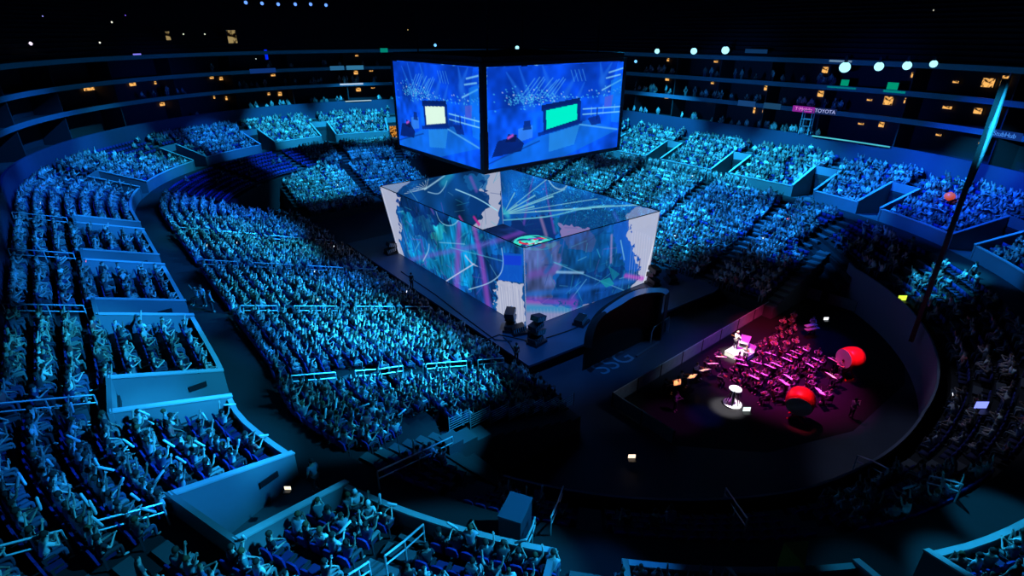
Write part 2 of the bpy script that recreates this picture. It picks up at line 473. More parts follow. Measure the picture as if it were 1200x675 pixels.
for p in POSES + ['violin', 'guitar']:
    N, E = human(p)
    for lod, sub in ((0, 1), (1, 0)):
        me, _ = skin_mesh(N, E, sub); v, f = arrays(me); TPL[p, lod] = (v, f, parts_of(v, N)); bpy.data.meshes.remove(me)
PALETTE = [(.85, .88, .9), (.7, .74, .78), (.3, .33, .36), (.04, .04, .05), (.02, .02, .03), (.05, .07, .18), (.5, .1, .1), (.1, .22, .25), (.8, .8, .74), (.1, .1, .12), (.85, .88, .9), (.5, .56, .66)]
CNAME = ['white', 'pale grey', 'grey', 'black', 'black', 'navy', 'red', 'green', 'cream', 'charcoal', 'white', 'blue-grey']
SKINS = [(.6, .46, .4), (.5, .37, .31), (.7, .56, .5), (.3, .2, .16)]
HAIRS = [(.02, .015, .012), (.05, .03, .02), (.12, .07, .03), (.015, .015, .015)]

# seat list: (x, y, z, facing, section, row, index)
SEATS = []
def facing(n): return math.atan2(-n[1], -n[0]) - PI / 2
def add_row(sec, row, r, z_of, u0, u1, gaps, pitch=.56, ok=None):
    u = u0; i = 0
    while u < u1:
        du = pitch * (RR / r if curved(u) else 1); uu = u % UT
        if (ok is None or ok(uu)) and all(udist(uu, g) > h * (RR / r if curved(uu) else 1) for g, h in gaps):
            p, n = pos(uu, r + .42); i += 1
            SEATS.append((p[0], p[1], z_of(uu), facing(n), sec, row, i))
        u += du
for k, r in enumerate(rows_low):
    g = [(c, .75) for c in AU]
    us = (0, UT)
    def zf(u, r=r): return zlow(u, r)
    if r < 25.0: add_row('low', k + 1, r, zf, NEAR1 - UT, NEAR0, g)
    else: add_row('low', k + 1, r, zf, 0, UT, g)
for k, r in enumerate(rows_up):
    g = [(uof(*a), (bhw(a) + .45 if (a in BOXES and r < 36.7) else .8)) for a in AIS]
    add_row('up', k + 1, r, lambda u, r=r: zup(r), 0, UT, g, .58, lambda u, r=r: r < rimr(u) - .95)
for sgn in (-1, 1):
    k = 0
    while True:
        off = 12.9 + .95 * k; k += 1
        if off > 22.4: break
        z = 1.2 + .326 * (off - 13); y = -24.3; i = 0
        while y < 29.4:
            if all(abs(y - a) > .75 for a in (14.8, 3.8, -7.2, -18.2)):
                r = inv(X0 + sgn * (off + .42), y)[1]
                if r < 22.9: i += 1; SEATS.append((X0 + sgn * (off + .42), y, z, -PI / 2 if sgn < 0 else PI / 2, 'bankL' if sgn < 0 else 'bankR', k, i))
            y += .56
for k in range(14):
    off = 9.2 + .95 * k; z = 1.0 + max(0, .326 * (off - 13)); i = 0
    for j in range(40):
        x = X0 - 11.2 + j * .56
        if abs(x - X0) > .7 and inv(x, YF + off + .42)[1] < 22.9 and abs(x - X0) < 11.2: i += 1; SEATS.append((x, YF + off + .42, z, PI, 'bankF', k + 1, i))
# stretches in the view only
def in_view(s, m=25):
    px, py, q = proj((s[0], s[1], s[2] + .8)); return q > 2 and -m < px < 1200 + m and -m < py < 675 + m * 1.6
SEATS = [s for s in SEATS if in_view(s)]

# occupancy
def occupancy(s):
    px, py, q = proj((s[0], s[1], s[2] + .8)); sec = s[4]; u, r = inv(s[0], s[1])
    if sec == 'low' and nearw(u) > .5 and u > uof('N', 203): return .15 if px < 980 else .45
    if sec == 'low':
        if uof('F', 100) < u < uof('F', 158): return .03
        if px > 960 and 250 < py < 470: return .08 if px < 1075 else .4
        if uof('N', 181) < u < uof('N', 200): return .85
        if nearw(u) > 0.05: return .2
    if sec == 'bankR' and s[1] < -22: return .5
    if sec == 'up':
        if 232 < px < 300 and 170 < py < 215: return .85
        if s[5] <= 4 and px < 300 and py > 270: return .6
        if px < 300 and py > 270: return .85
        if px < 320 and py > 520: return .62
        if 100 < px < 215 and 165 < py < 180: return .12
        return .85
    return .93
OCC = []; EMPT = []
for s in SEATS:
    o = RNG.random() < occupancy(s)
    (OCC if o else EMPT).append(s)
def dist(s): return float(np.linalg.norm(np.array([s[0], s[1], s[2] + .8]) - CC))
def well_in(s):
    px, py, q = proj((s[0], s[1], s[2] + .7)); return 2 < px < 1198 and 2 < py < 673
HERO_N, SEAT_N = 216, 290
cand = sorted([s for s in OCC if well_in(s)], key=dist); HERO = cand[:HERO_N]; hs = set(HERO)
REST = [s for s in OCC if s not in hs]
alls = sorted([s for s in SEATS if well_in(s)], key=dist); SEATIND = alls[:SEAT_N]; ss = set(SEATIND)
SEATREST = [s for s in SEATS if s not in ss]

# individual seats
def seat_proto():
    root = empty('folding_seat', (0, 0, 0))
    b = MB(); prof = [(-.235, .42), (-.245, .62), (-.2, .86), (-.08, .9), (.08, .9), (.2, .86), (.245, .62), (.235, .42)]
    Mx = Matrix.Translation((0, -.26, 0)) @ Matrix.Rotation(R(90 + 10), 4, 'X') @ Matrix.Translation((0, 0, -.03))
    Mx = Matrix.Translation((0, -.30, 0)) @ Matrix(((1, 0, 0, 0), (0, -.12, 1, 0), (0, 1, 0, 0), (0, 0, 0, 1)))
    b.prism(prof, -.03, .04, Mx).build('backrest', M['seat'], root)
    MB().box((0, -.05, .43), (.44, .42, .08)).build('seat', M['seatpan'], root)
    for s in (-1, 1):
        a = MB(); a.box((s * .27, -.08, .62), (.05, .36, .04)).box((s * .27, -.2, .3), (.04, .07, .6)); a.build('armrest', M['arm'], root)
    return root
SECN = {'up': 'upper tier', 'low': 'lower tier', 'bankL': 'left bank', 'bankR': 'right bank', 'bankF': 'far bank'}
def near_aisle(s):
    u, r = inv(s[0], s[1]); j = min(range(len(AU)), key=lambda q: udist(u, AU[q])); return j, u
def where(s, kinds):
    """row and place counted from the closest stairwell line"""
    j, u = near_aisle(s); d = udist(u, AU[j]); n = max(1, int(round((d - .3) / .56)))
    side = 'beyond' if ((u - AU[j]) % UT) > UT / 2 else 'before'
    names = {4: 'the near-corner stairwell', 3: 'the third left stairwell', 2: 'the second left stairwell', 1: 'the farthest left stairwell', 5: 'the bottom aisle', 6: 'the bottom-right stairwell', 7: 'the bottom aisle'}
    return j, n, side
seat_taken = set(OCC)
sp = seat_proto()
STN = {0: 'fourth left stairwell', 1: 'third left stairwell', 2: 'second left stairwell', 3: 'first left stairwell', 4: 'large corner stairwell', 5: 'bottom-left aisle', 6: 'bottom middle aisle', 7: 'bottom right stairwell'}
def label_where(s):
    j, n, side = where(s, None)
    return 'row %s of %s, %s %s %s' % (nth(s[5]), SECN[s[4]], nth(s[6]), 'along', '')
cnt = {}
for i, s in enumerate(SEATIND):
    o = sp if i == 0 else copy_tree(sp)
    o.location = (s[0], s[1], s[2]); o.rotation_euler = (0, 0, s[3])
    occ = s in seat_taken; j, n, side = where(s, None)
    tag(o, '%s blue folding seat, %s row of %s, %s seat %s %s' % ('occupied' if occ else 'empty', nth(s[5]), SECN[s[4]], nth(n), side, STN.get(j, 'right aisle')), 'seat', 'blue folding seats in the nearest blocks')
def cand_label(s, shirt, pose):
    j, n, side = where(s, None)
    return '%s-shirted spectator %s, %s %s row, %s seat %s %s' % (shirt.replace(' ', '-'), pose, SECN[s[4]].split()[0], nth(s[5]), nth(n), side, STN.get(j, 'right aisle'))

# merged geometry helper
def merge(name, items, colored=False, m=None):
    """items: (v, f, colours or None, x, y, z, rz, scale)"""
    nv = sum(len(i[0]) for i in items); nf = sum(len(i[1]) for i in items)
    V = np.empty((nv, 3), np.float32); F = np.empty((nf, 3), np.int32); Cc = np.ones((nv, 4), np.float32) if colored else None
    a = b = 0
    for (v, f, c, x, y, z, rz, sc) in items:
        n = len(v); cs, sn = math.cos(rz), math.sin(rz)
        V[a:a + n, 0] = (v[:, 0] * cs - v[:, 1] * sn) * sc + x; V[a:a + n, 1] = (v[:, 0] * sn + v[:, 1] * cs) * sc + y; V[a:a + n, 2] = v[:, 2] * sc + z
        F[b:b + len(f)] = f + a
        if colored: Cc[a:a + n, :3] = c
        a += n; b += len(f)
    me = bpy.data.meshes.new(name); me.vertices.add(nv); me.loops.add(nf * 3); me.polygons.add(nf)
    me.vertices.foreach_set('co', V.ravel()); me.loops.foreach_set('vertex_index', F.ravel())
    me.polygons.foreach_set('loop_start', np.arange(0, nf * 3, 3, dtype=np.int32))
    if colored:
        at = me.color_attributes.new('Col', 'FLOAT_COLOR', 'POINT'); at.data.foreach_set('color', Cc.ravel())
    me.update(calc_edges=True)
    return link(name, me, m)
def boxarr(c, d):
    mb = MB().box(c, d); v = np.array(mb.v); f = []
    for q in mb.f: f += [(q[0], q[1], q[2]), (q[0], q[2], q[3])]
    return v, np.array(f)
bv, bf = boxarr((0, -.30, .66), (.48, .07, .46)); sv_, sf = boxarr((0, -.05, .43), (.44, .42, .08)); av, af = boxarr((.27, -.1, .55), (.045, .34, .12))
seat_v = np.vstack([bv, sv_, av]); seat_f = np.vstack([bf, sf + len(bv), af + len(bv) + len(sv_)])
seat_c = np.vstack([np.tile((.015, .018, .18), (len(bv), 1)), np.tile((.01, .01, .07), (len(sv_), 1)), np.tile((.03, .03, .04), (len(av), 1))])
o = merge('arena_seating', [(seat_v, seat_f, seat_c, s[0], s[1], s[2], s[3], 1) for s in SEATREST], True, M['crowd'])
tag(o, 'rows of blue folding seats filling the far and lower stands', 'seating', None, 'stuff')

def person_colors(parts):
    c = np.zeros((len(parts), 3)); sh = PALETTE[RNG.integers(len(PALETTE))]; lg = [(.03, .03, .04), (.06, .08, .15), (.2, .2, .2), (.03, .04, .08)][RNG.integers(4)]
    sk = SKINS[RNG.integers(4)]; ha = HAIRS[RNG.integers(4)]
    for k, q in (('shirt', sh), ('leg', lg), ('skin', sk), ('hair', ha), ('shoe', (.05, .05, .05))): c[parts == k] = q
    c[parts == 'shirt'] *= RNG.uniform(.3, 1.12); return np.clip(c, 0, .95)
items = []
W_SEAT = (.33, .22, .12, .17, .12, .02, .02)
for s in REST:
    p = RNG.choice(POSES, p=W_SEAT); lod = 0 if dist(s) < 40 else 1
    v, f, pt = TPL[p, lod]
    items.append((v, f, person_colors(pt), s[0] + RNG.normal(0, .03), s[1] + RNG.normal(0, .03), s[2], s[3] + RNG.normal(0, .35), RNG.uniform(1.0, 1.12)))
# people standing along walkways and on the suite balconies
def extra(x, y, z, rz, p='stand'):
    v, f, pt = TPL[p, 1]; items.append((v, f, person_colors(pt), x, y, z, rz, RNG.uniform(.95, 1.05)))
for k in range(420):
    u = RNG.uniform(0, uof('F', 125)); zl, r = [(11.9, 41.6), (15.55, 42.0), (18.5, 42.0), (11.9, 42.6), (15.55, 43)][RNG.integers(5)]
    if RNG.random() < (.9 if u < uof('R', 18) or uof('F', 75) < u < uof('F', 100) else .25):
        p, n = pos(u, r); extra(p[0], p[1], zl, facing(n) + RNG.normal(0, .4), 'stand' if RNG.random() < .5 else 'lap')
for k in range(90):
    u = RNG.uniform(uof('R', -12), uof('R', 20)); p, n = pos(u, 30.3); extra(p[0], p[1], ZW, facing(n) + RNG.normal(0, 1))
o = merge('crowd', items, True, M['crowd'])
tag(o, 'thousands of seated fans packing the tiers of the arena', 'crowd', None, 'stuff')
print('crowd', len(items), 'tris', sum(len(i[1]) for i in items), 'seats', len(SEATREST))

# individual people with clothing and hair
HT = {}
def hero_tpl(pose):
    if pose in HT: return HT[pose]
    N, E = human(pose, True); body, _ = skin_mesh(N, E, 1)
    up = {'pel', 'waist', 'chest', 'shl', 'shr', 'ell', 'elr'}
    lo = {'pel', 'hipl', 'hipr', 'knl', 'knr', 'anl', 'anr'}
    N2 = dict(N)
    for q in 'lr':
        a, b = N['sh' + q][0], N['el' + q][0]; t = .95 if pose in ('violin', 'guitar') else .62
        N2['el' + q] = (a.lerp(b, t), .052, 'shirt')
    shirt, _ = skin_mesh(N2, E, 1, up, .016, 'chest'); trou, _ = skin_mesh(N, E, 1, lo, .014)
    h = MB(); c = N['crown'][0]; hd = N['head'][0]
    Mh = Matrix.Translation(hd.lerp(c, .55) + Vector((0, -.022, .012))) @ Matrix.Diagonal((.102, .112, .118, 1))
    h.lathe([(.05, -.75), (.62, -.7), (.9, -.35), (1, .1), (.85, .55), (.5, .88), (.05, 1)], 12, Mh)
    hm = bpy.data.meshes.new('hair'); hm.from_pydata(h.v, [], h.f); hm.shade_smooth()
    # face: nose, brow, ears
    fb = MB(); fc = hd + Vector((0, .085, .03))
    fb.lathe([(.016, -.02), (.012, .0), (.004, .03)], 6, Matrix.Translation(fc)); 
    for s in (-1, 1): fb.lathe([(.008, -.03), (.02, -.01), (.02, .01), (.008, .03)], 6, Matrix.Translation(hd + Vector((s * .088, 0, .03))))
    fm_ = bpy.data.meshes.new('face'); fm_.from_pydata(fb.v, [], fb.f)
    eb = MB()
    for s in (-1, 1): eb.lathe([(.003, -.008), (.012, 0), (.003, .008)], 6, Matrix.Translation(hd + Vector((s * .032, .082, .05))))
    eb.box(hd + Vector((0, .084, -.03)), (.045, .012, .01))
    em_ = bpy.data.meshes.new('eyes'); em_.from_pydata(eb.v, [], eb.f)
    bm = bmesh.new(); bm.from_mesh(body); bm.from_mesh(fm_)
    for f_ in bm.faces: f_.material_index = 0
    n0 = len(bm.faces); bm.from_mesh(em_); bm.faces.ensure_lookup_table()
    for f_ in bm.faces[n0:]: f_.material_index = 1
    bm.to_mesh(body); bm.free(); body.shade_smooth()
    for m_, k in ((body, 'skin'), (shirt, 'cloth'), (trou, 'cloth'), (hm, 'cloth')): m_.materials.clear(); m_.materials.append(M[k])
    body.materials.append(M['black'])
    for nm_ in (fm_, em_): bpy.data.meshes.remove(nm_)
    body.name = 'person_body'; HT[pose] = (body, shirt, trou, hm); return HT[pose]
def person(name, x, y, z, rz, pose, shirt, legs, skin, hair, sc=1.0):
    b, s, t, h = hero_tpl(pose)
    o = link(name, b, None); o.location = (x, y, z); o.rotation_euler = (0, 0, rz); o.scale = (sc,) * 3; o.color = (*skin, 1)
    for nm, me, c in (('shirt', s, shirt), ('trousers', t, legs), ('hair', h, hair)):
        q = link(nm, me, None, o); q.color = (*c, 1)
    return o
PTXT = {'lap': 'hands in lap', 'clap': 'clapping', 'raise': 'both arms raised', 'lean': 'leaning forward', 'wave': 'one arm up', 'stand': 'standing', 'standclap': 'standing and clapping'}
sticks = []
for i, s in enumerate(HERO):
    p = RNG.choice(POSES, p=(.22, .22, .26, .14, .12, .02, .02)); ci = int(RNG.integers(len(PALETTE)))
    o = person('spectator', s[0], s[1], s[2], s[3] + RNG.normal(0, .3), p, PALETTE[ci], [(.03, .03, .04), (.06, .08, .15), (.2, .2, .2)][RNG.integers(3)], SKINS[RNG.integers(4)], HAIRS[RNG.integers(4)], RNG.uniform(1.0, 1.1))
    tag(o, cand_label(s, CNAME[ci], PTXT[p]), 'person', 'spectators in the nearest rows')
    if p in ('raise', 'clap') and RNG.random() < .55: sticks.append((o, p, s))
M['stick'] = mat('inflated foil', (.75, .85, .9), .3)
stk = MB().tube([(0, 0, -.28), (0, 0, -.24), (0, 0, .24), (0, 0, .28)], [.02, .05, .05, .02], 8).build('cheering_stick', M['stick'], smooth=True)
for i, (o, p, s) in enumerate(sticks[:44]):
    t = stk if i == 0 else stk.copy()
    if i: COL.objects.link(t)
    N, E = human(p); h = N['har'][0]
    bpy.context.view_layer.update() if i == 0 else None
    mw = Matrix.Translation(o.location) @ Matrix.Rotation(o.rotation_euler.z, 4, 'Z')
    t.location = mw @ (h * o.scale[0] + Vector((0, .06, .12))); t.rotation_euler = (RNG.normal(-.3, .5), RNG.normal(.2, .5), RNG.uniform(0, 6))
    j, n, side = where(s, None)
    tag(t, 'pale inflated cheering stick, %s row %s, %s seat %s %s' % (SECN[s[4]], nth(s[5]), nth(n), side, STN.get(j, 'right aisle')), 'cheering stick', 'inflated sticks held by the crowd')
# ---------------------------------------------------------------- screens: a picture, haze beams included, painted on a grid in the panel's own metres
def smooth_noise(x, y, seed):
    rs = np.random.default_rng(seed); g = rs.random((64, 64)); xi = np.floor(x).astype(int); yi = np.floor(y).astype(int)
    fx = x - xi; fy = y - yi; fx = fx * fx * (3 - 2 * fx); fy = fy * fy * (3 - 2 * fy)
    G = lambda a, b: g[a % 64, b % 64]
    return (G(xi, yi) * (1 - fx) + G(xi + 1, yi) * fx) * (1 - fy) + (G(xi, yi + 1) * (1 - fx) + G(xi + 1, yi + 1) * fx) * fy
class Canvas:
    def __init__(s, tl, tr, br, bl, nu, nv, seed=1):
        s.c = [np.array(p, float) for p in (tl, tr, br, bl)]; tl, tr, br, bl = s.c
        s.W = np.linalg.norm(tr - tl); s.H = np.linalg.norm(bl - tl); s.nu, s.nv = nu, nv
        u, v = np.meshgrid(np.linspace(0, 1, nu), np.linspace(0, 1, nv)); s.u, s.v = u, v
        s.x, s.y = u * s.W, v * s.H; s.rgb = np.zeros((nv, nu, 3)); s.a = np.ones((nv, nu)); s.seed = seed
        s.n = np.cross(tr - tl, bl - tl); s.n /= np.linalg.norm(s.n)
    def q(s, px, py):
        """a measured point of the picture -> metres on the panel"""
        d = ray(px, py); p = CC + d * (((s.c[0] - CC) @ s.n) / (d @ s.n)); tl, tr, br, bl = s.c; u = v = .5
        for _ in range(12):
            e = p - ((1 - u) * (1 - v) * tl + u * (1 - v) * tr + u * v * br + (1 - u) * v * bl)
            du = (1 - v) * (tr - tl) + v * (br - bl); dv = (1 - u) * (bl - tl) + u * (br - tr)
            A = np.array([[du @ du, du @ dv], [du @ dv, dv @ dv]]); k = np.linalg.solve(A, [e @ du, e @ dv]); u += k[0]; v += k[1]
        return u * s.W, v * s.H
    def fill(s, c, a=1.0): s.rgb[:] = c; s.a[:] = a
    def blend(s, m, c, a=None, add=False):
        m = m[..., None]
        if add: s.rgb = s.rgb + m * np.array(c, float)
        else: s.rgb = s.rgb * (1 - m) + m * np.array(c, float)
        if a is not None: s.a = s.a * (1 - m[..., 0]) + m[..., 0] * a
    def poly(s, pts, c, m=1.0, a=None, rag=0, seed=0, add=False, px=True):
        P2 = [s.q(*p) for p in pts] if px else pts
        x, y = s.x.copy(), s.y.copy()
        if rag:
            x += (smooth_noise(s.x * 1.6, s.y * 2.0, seed + 3) - .5) * rag * 1.3 + (np.abs((s.y * 1.1 + s.x * .4 + 1.5 * smooth_noise(s.x * .7, s.y * .7, seed + 9)) % 1 - .5) - .25) * rag * .9; y += (smooth_noise(s.x * 2.2, s.y * 2.2, seed + 5) - .5) * rag
        ins = np.zeros(x.shape, bool); n = len(P2)
        for i in range(n):
            (x1, y1), (x2, y2) = P2[i], P2[(i + 1) % n]
            if abs(y2 - y1) < 1e-9: continue
            ins ^= ((y1 > y) != (y2 > y)) & (x < (x2 - x1) * (y - y1) / (y2 - y1) + x1)
        s.blend(ins * m, c, a, add)
    def line(s, pts, w, c, m=1.0, w2=None, add=False, a=None, px=True):
        P2 = [s.q(*p) for p in pts] if px else list(pts)
        if len(P2) > 2:
            Q = [P2[0]] + P2 + [P2[-1]]; P2 = [tuple(.5 * (2 * Q[i][j] + (Q[i + 1][j] - Q[i - 1][j]) * t + (2 * Q[i - 1][j] - 5 * Q[i][j] + 4 * Q[i + 1][j] - Q[i + 2][j]) * t * t + (3 * Q[i][j] - Q[i - 1][j] - 3 * Q[i + 1][j] + Q[i + 2][j]) * t ** 3) for j in (0, 1)) for i in range(1, len(Q) - 2) for t in (0, .25, .5, .75)] + [P2[-1]]
        best = np.zeros(s.x.shape); K = len(P2) - 1
        for i in range(K):
            (x1, y1), (x2, y2) = P2[i], P2[i + 1]; dx, dy = x2 - x1, y2 - y1; L = dx * dx + dy * dy + 1e-9
            t = np.clip(((s.x - x1) * dx + (s.y - y1) * dy) / L, 0, 1); d = np.hypot(s.x - x1 - t * dx, s.y - y1 - t * dy)
            ww = w if w2 is None else w + (w2 - w) * ((i + t) / K)
            best = np.maximum(best, np.clip(1.3 - d / ww, 0, 1))
        s.blend(np.clip(best, 0, 1) * m, c, a, add)
    def strokes(s, n, cols, seed, wmax=.09, lmax=2.5, ang=(-1.2, 1.2), m=.55):
        rs = random.Random(seed)
        for _ in range(n):
            x, y = rs.uniform(0, s.W), rs.uniform(0, s.H); a = rs.uniform(*ang) + (PI / 2 if rs.random() < .6 else 0); l = rs.uniform(.3, lmax)
            s.line([(x, y), (x + l * math.cos(a), y + l * math.sin(a))], rs.uniform(.03, wmax), rs.choice(cols), m * rs.uniform(.4, 1), px=False)
    def spikes(s, pts, c, seed, n=14, L=.9, m=.95):
        rs = random.Random(seed); P2 = [s.q(*p) for p in pts]
        for i in range(len(P2) - 1):
            for k in range(n // (len(P2) - 1) + 1):
                t = rs.random(); x = P2[i][0] * (1 - t) + P2[i + 1][0] * t; y = P2[i][1] * (1 - t) + P2[i + 1][1] * t; h = rs.uniform(.1, .35); d = rs.choice((-1, 1)) * rs.uniform(.3, 1) * L
                s.poly([(x, y - h), (x + d, y + rs.uniform(-.3, .3)), (x, y + h)], c, m, px=False)
    def mottle(s, amt, sx, sy, seed): s.rgb *= (1 + amt * (smooth_noise(s.x * sx, s.y * sy, seed) - .5))[..., None]
    def build(s, name, m, parent=None):
        tl, tr, br, bl = s.c; u = s.u[..., None]; v = s.v[..., None]
        V = ((1 - u) * (1 - v) * tl + u * (1 - v) * tr + u * v * br + (1 - u) * v * bl).reshape(-1, 3)
        i = np.arange(s.nv - 1)[:, None] * s.nu + np.arange(s.nu - 1)[None]; F = np.stack([i, i + s.nu, i + s.nu + 1, i + 1], -1).reshape(-1, 4)
        me = bpy.data.meshes.new(name); me.vertices.add(len(V)); me.loops.add(F.size); me.polygons.add(len(F))
        me.vertices.foreach_set('co', V.ravel()); me.loops.foreach_set('vertex_index', F.ravel().astype(np.int32)); me.polygons.foreach_set('loop_start', np.arange(0, F.size, 4, dtype=np.int32))
        at = me.color_attributes.new('Screen', 'FLOAT_COLOR', 'POINT'); c = np.concatenate([s2l(np.clip(s.rgb, 0, 255)), s.a[..., None]], -1)
        at.data.foreach_set('color', c.astype(np.float32).ravel()); me.update(calc_edges=True)
        return link(name, me, m, parent)
def screen_mat(name, strength, see):
    m = bpy.data.materials.new(name); nt, N, L = nodes(m); o = N.new('ShaderNodeOutputMaterial'); e = N.new('ShaderNodeEmission')
    a = N.new('ShaderNodeAttribute'); a.attribute_name = 'Screen'; e.inputs[1].default_value = strength; L.new(a.outputs['Color'], e.inputs[0])
    if see:
        t = N.new('ShaderNodeBsdfTransparent'); x = N.new('ShaderNodeMixShader'); L.new(a.outputs['Alpha'], x.inputs[0]); L.new(t.outputs[0], x.inputs[1]); L.new(e.outputs[0], x.inputs[2]); L.new(x.outputs[0], o.inputs[0])
    else: L.new(e.outputs[0], o.inputs[0])
    m.cycles.emission_sampling = 'NONE'; return m
M['gauze'] = screen_mat('projection gauze', 1.0, True); M['led'] = screen_mat('led screen', 1.0, False)
# corners of the gauze box on the stage
T = {'L': (-10.5, 11.0, 9.0), 'N': (-10.2, -14.4, 9.0), 'R': (6.65, -15.0, 9.0), 'B': (6.4, 10.6, 9.0)}
Bt = {'L': (-9.9, 9.0, 1.25), 'N': (-9.75, -14.3, 1.25), 'R': (6.6, -14.5, 1.25), 'B': (6.4, 9.9, 1.25)}
cube = tag(empty('projection_cube', (-1.7, -2.3, 1.2)), 'huge glowing four-sided gauze cube with blue and white projections on the stage', 'projection screen')
def pan(a, b, nu, nv): return Canvas(T[a], T[b], Bt[b], Bt[a], nu, nv)
WH = (186, 190, 214)
def attach(o, root): o.parent = root; o.matrix_parent_inverse = Matrix.Translation(-root.location)
# left near panel
c = pan('L', 'N', 460, 180); c.fill((12, 84, 156), .90)
c.poly([(470, 225), (560, 262), (560, 345), (480, 300)], (12, 138, 186), .7, rag=1.2, seed=4)
c.poly([(452, 220), (500, 222), (532, 246), (524, 266), (482, 252), (460, 236)], (6, 34, 92), .85, rag=1.0, seed=9)
c.poly([(560, 300), (600, 296), (604, 322), (582, 345), (585, 372), (548, 352), (556, 322)], (10, 52, 118), .9, rag=.5, seed=2)
c.poly([(480, 262), (512, 266), (508, 300), (482, 296)], (16, 84, 150), .8, rag=1.0, seed=22)
c.poly([(500, 262), (522, 262), (520, 284), (506, 280)], (36, 168, 182), .75, rag=.9, seed=12)
c.poly([(492, 252), (505, 256), (503, 270), (492, 268)], (60, 190, 200), .6, rag=.8, seed=13)
c.mottle(.7, .9, .6, 3); c.mottle(.5, 4, 1.0, 6)
c.strokes(150, [(120, 210, 235), (30, 150, 200), (8, 40, 110), (8, 50, 120), (130, 90, 200), (60, 190, 215), (20, 90, 200)], 3)
c.poly([(480, 250), (500, 246), (512, 262), (500, 280), (486, 276)], (8, 46, 116), .6, rag=.8, seed=31)
c.poly([(445, 212), (456, 221), (470, 232), (465, 246), (466, 256), (472, 268), (468, 284), (476, 305), (462, 300)], WH, .95, .9, rag=.5, seed=5)
c.poly([(584, 329), (612, 331), (619, 392), (592, 378), (578, 372), (582, 360), (577, 354), (586, 349), (580, 342)], WH, .97, .93, rag=.45, seed=7)
c.poly([(589, 296), (613, 298), (613, 331), (584, 328), (588, 312)], (14, 92, 214), .9, .85)
c.poly([(590, 299), (611, 300), (611, 311), (591, 310)], (20, 60, 225), .8)
c.line([(538, 262), (537, 300), (536, 336)], .4, (150, 72, 190), .7, .75); c.line([(555, 264), (566, 312), (574, 365)], .4, (160, 72, 190), .7, .7)  # upright magenta haze beams painted into the panel picture
c.line([(480, 305), (560, 288), (616, 270)], .3, (120, 90, 205), .5); c.line([(494, 282), (499, 310)], .3, (110, 70, 180), .55); c.line([(500, 233), (508, 250)], .5, (120, 90, 200), .6, .2)
c.line([(521, 331), (538, 320), (556, 309)], .07, (200, 210, 245)); c.line([(546, 300), (553, 308), (560, 312)], .16, (205, 200, 235), .8, .05)
c.line([(550, 339), (572, 332), (586, 322), (590, 308), (588, 291)], .06, (170, 215, 245), .9); c.line([(511, 248), (515, 258), (523, 264), (532, 263), (538, 257)], .06, (150, 210, 235), .8)
c.line([(496, 306), (502, 294), (503, 286)], .09, (180, 220, 240), .7); c.line([(515, 284), (545, 286)], .07, (140, 200, 240), .6); c.line([(541, 240), (552, 250)], .1, (220, 230, 250), .9)
c.line([(528, 290), (560, 298), (590, 306)], .07, (90, 190, 225), .6)
c.line([(470, 258), (480, 300)], .2, (190, 190, 225), .25)
for k in range(26): x = 588 + k; c.line([(x - 4 + 4 * random.random(), 332 + random.random() * 10), (x + 2, 386)], .045, (110, 125, 175) if k % 2 else (235, 238, 250), .35)
c.line([(446, 218), (468, 297)], .1, (225, 228, 245), .8)
c.spikes([(466, 228), (467, 256), (470, 280)], (10, 60, 140), 4, 14, .7)
c.spikes([(583, 332), (582, 350), (580, 366)], (14, 100, 170), 5, 16, .6)
attach(c.build('screen', M['gauze']), cube)
# right near panel
c = pan('N', 'R', 340, 180); c.fill((16, 82, 158), .88)
c.poly([(615, 290), (655, 282), (668, 300), (652, 322), (648, 350), (615, 352)], (78, 88, 140), .85, rag=.5, seed=2)
c.poly([(655, 290), (720, 270), (738, 300), (726, 330), (690, 338), (660, 312)], (10, 78, 140), .85, rag=.8, seed=6)
c.poly([(656, 322), (700, 318), (735, 312), (722, 346), (696, 362), (646, 352), (650, 336)], (9, 56, 122), .9, rag=.5, seed=8)
c.mottle(.6, .8, .8, 13); c.mottle(.4, 3.5, 1.2, 16)
c.strokes(110, [(120, 210, 235), (30, 150, 200), (8, 40, 110), (8, 50, 120), (130, 90, 200), (60, 190, 215), (20, 90, 200)], 8, .07, 2.2, (-.5, .5))
c.poly([(718, 262), (738, 256), (748, 296), (753, 318), (736, 318), (724, 292)], (22, 92, 206), .8, rag=.4, seed=3)
c.poly([(737, 255), (780, 240), (762, 345), (740, 341), (752, 328), (750, 312), (741, 292), (735, 272)], WH, .95, .92, rag=.35, seed=1)
c.poly([(614, 352), (640, 356), (668, 362), (704, 355), (700, 385), (614, 395)], (142, 146, 190), .95, .88, rag=.3, seed=5)
c.line([(618, 345), (680, 339), (745, 330)], .35, (34, 112, 218), .6); c.line([(618, 352), (676, 356)], .4, (140, 70, 190), .7); c.line([(618, 361), (700, 364)], .4, (26, 144, 205), .65)
c.line([(623, 322), (650, 316)], .5, (120, 74, 176), .55); c.line([(653, 319), (684, 320)], .16, (150, 195, 235), .8); c.line([(650, 308), (700, 328), (742, 345)], .06, (110, 190, 225), .6)
c.line([(671, 350), (688, 328)], .08, (90, 170, 225), .7); c.line([(735, 324), (756, 328)], .3, (190, 80, 200), .8); c.poly([(704, 330), (716, 326), (722, 334), (712, 338)], (24, 150, 168), .8); c.poly([(714, 312), (728, 322), (720, 330)], (20, 140, 160), .6)
c.line([(717, 276), (717, 308)], .18, (170, 140, 200), .7); c.line([(728, 282), (733, 305)], .09, (140, 210, 235), .7)
c.line([(672, 350), (676, 375)], .5, (120, 66, 190), .6); c.line([(640, 292), (646, 308), (640, 318)], .3, (20, 100, 180), .6)
c.line([(752, 305), (751, 318)], .1, (60, 60, 110), .9)
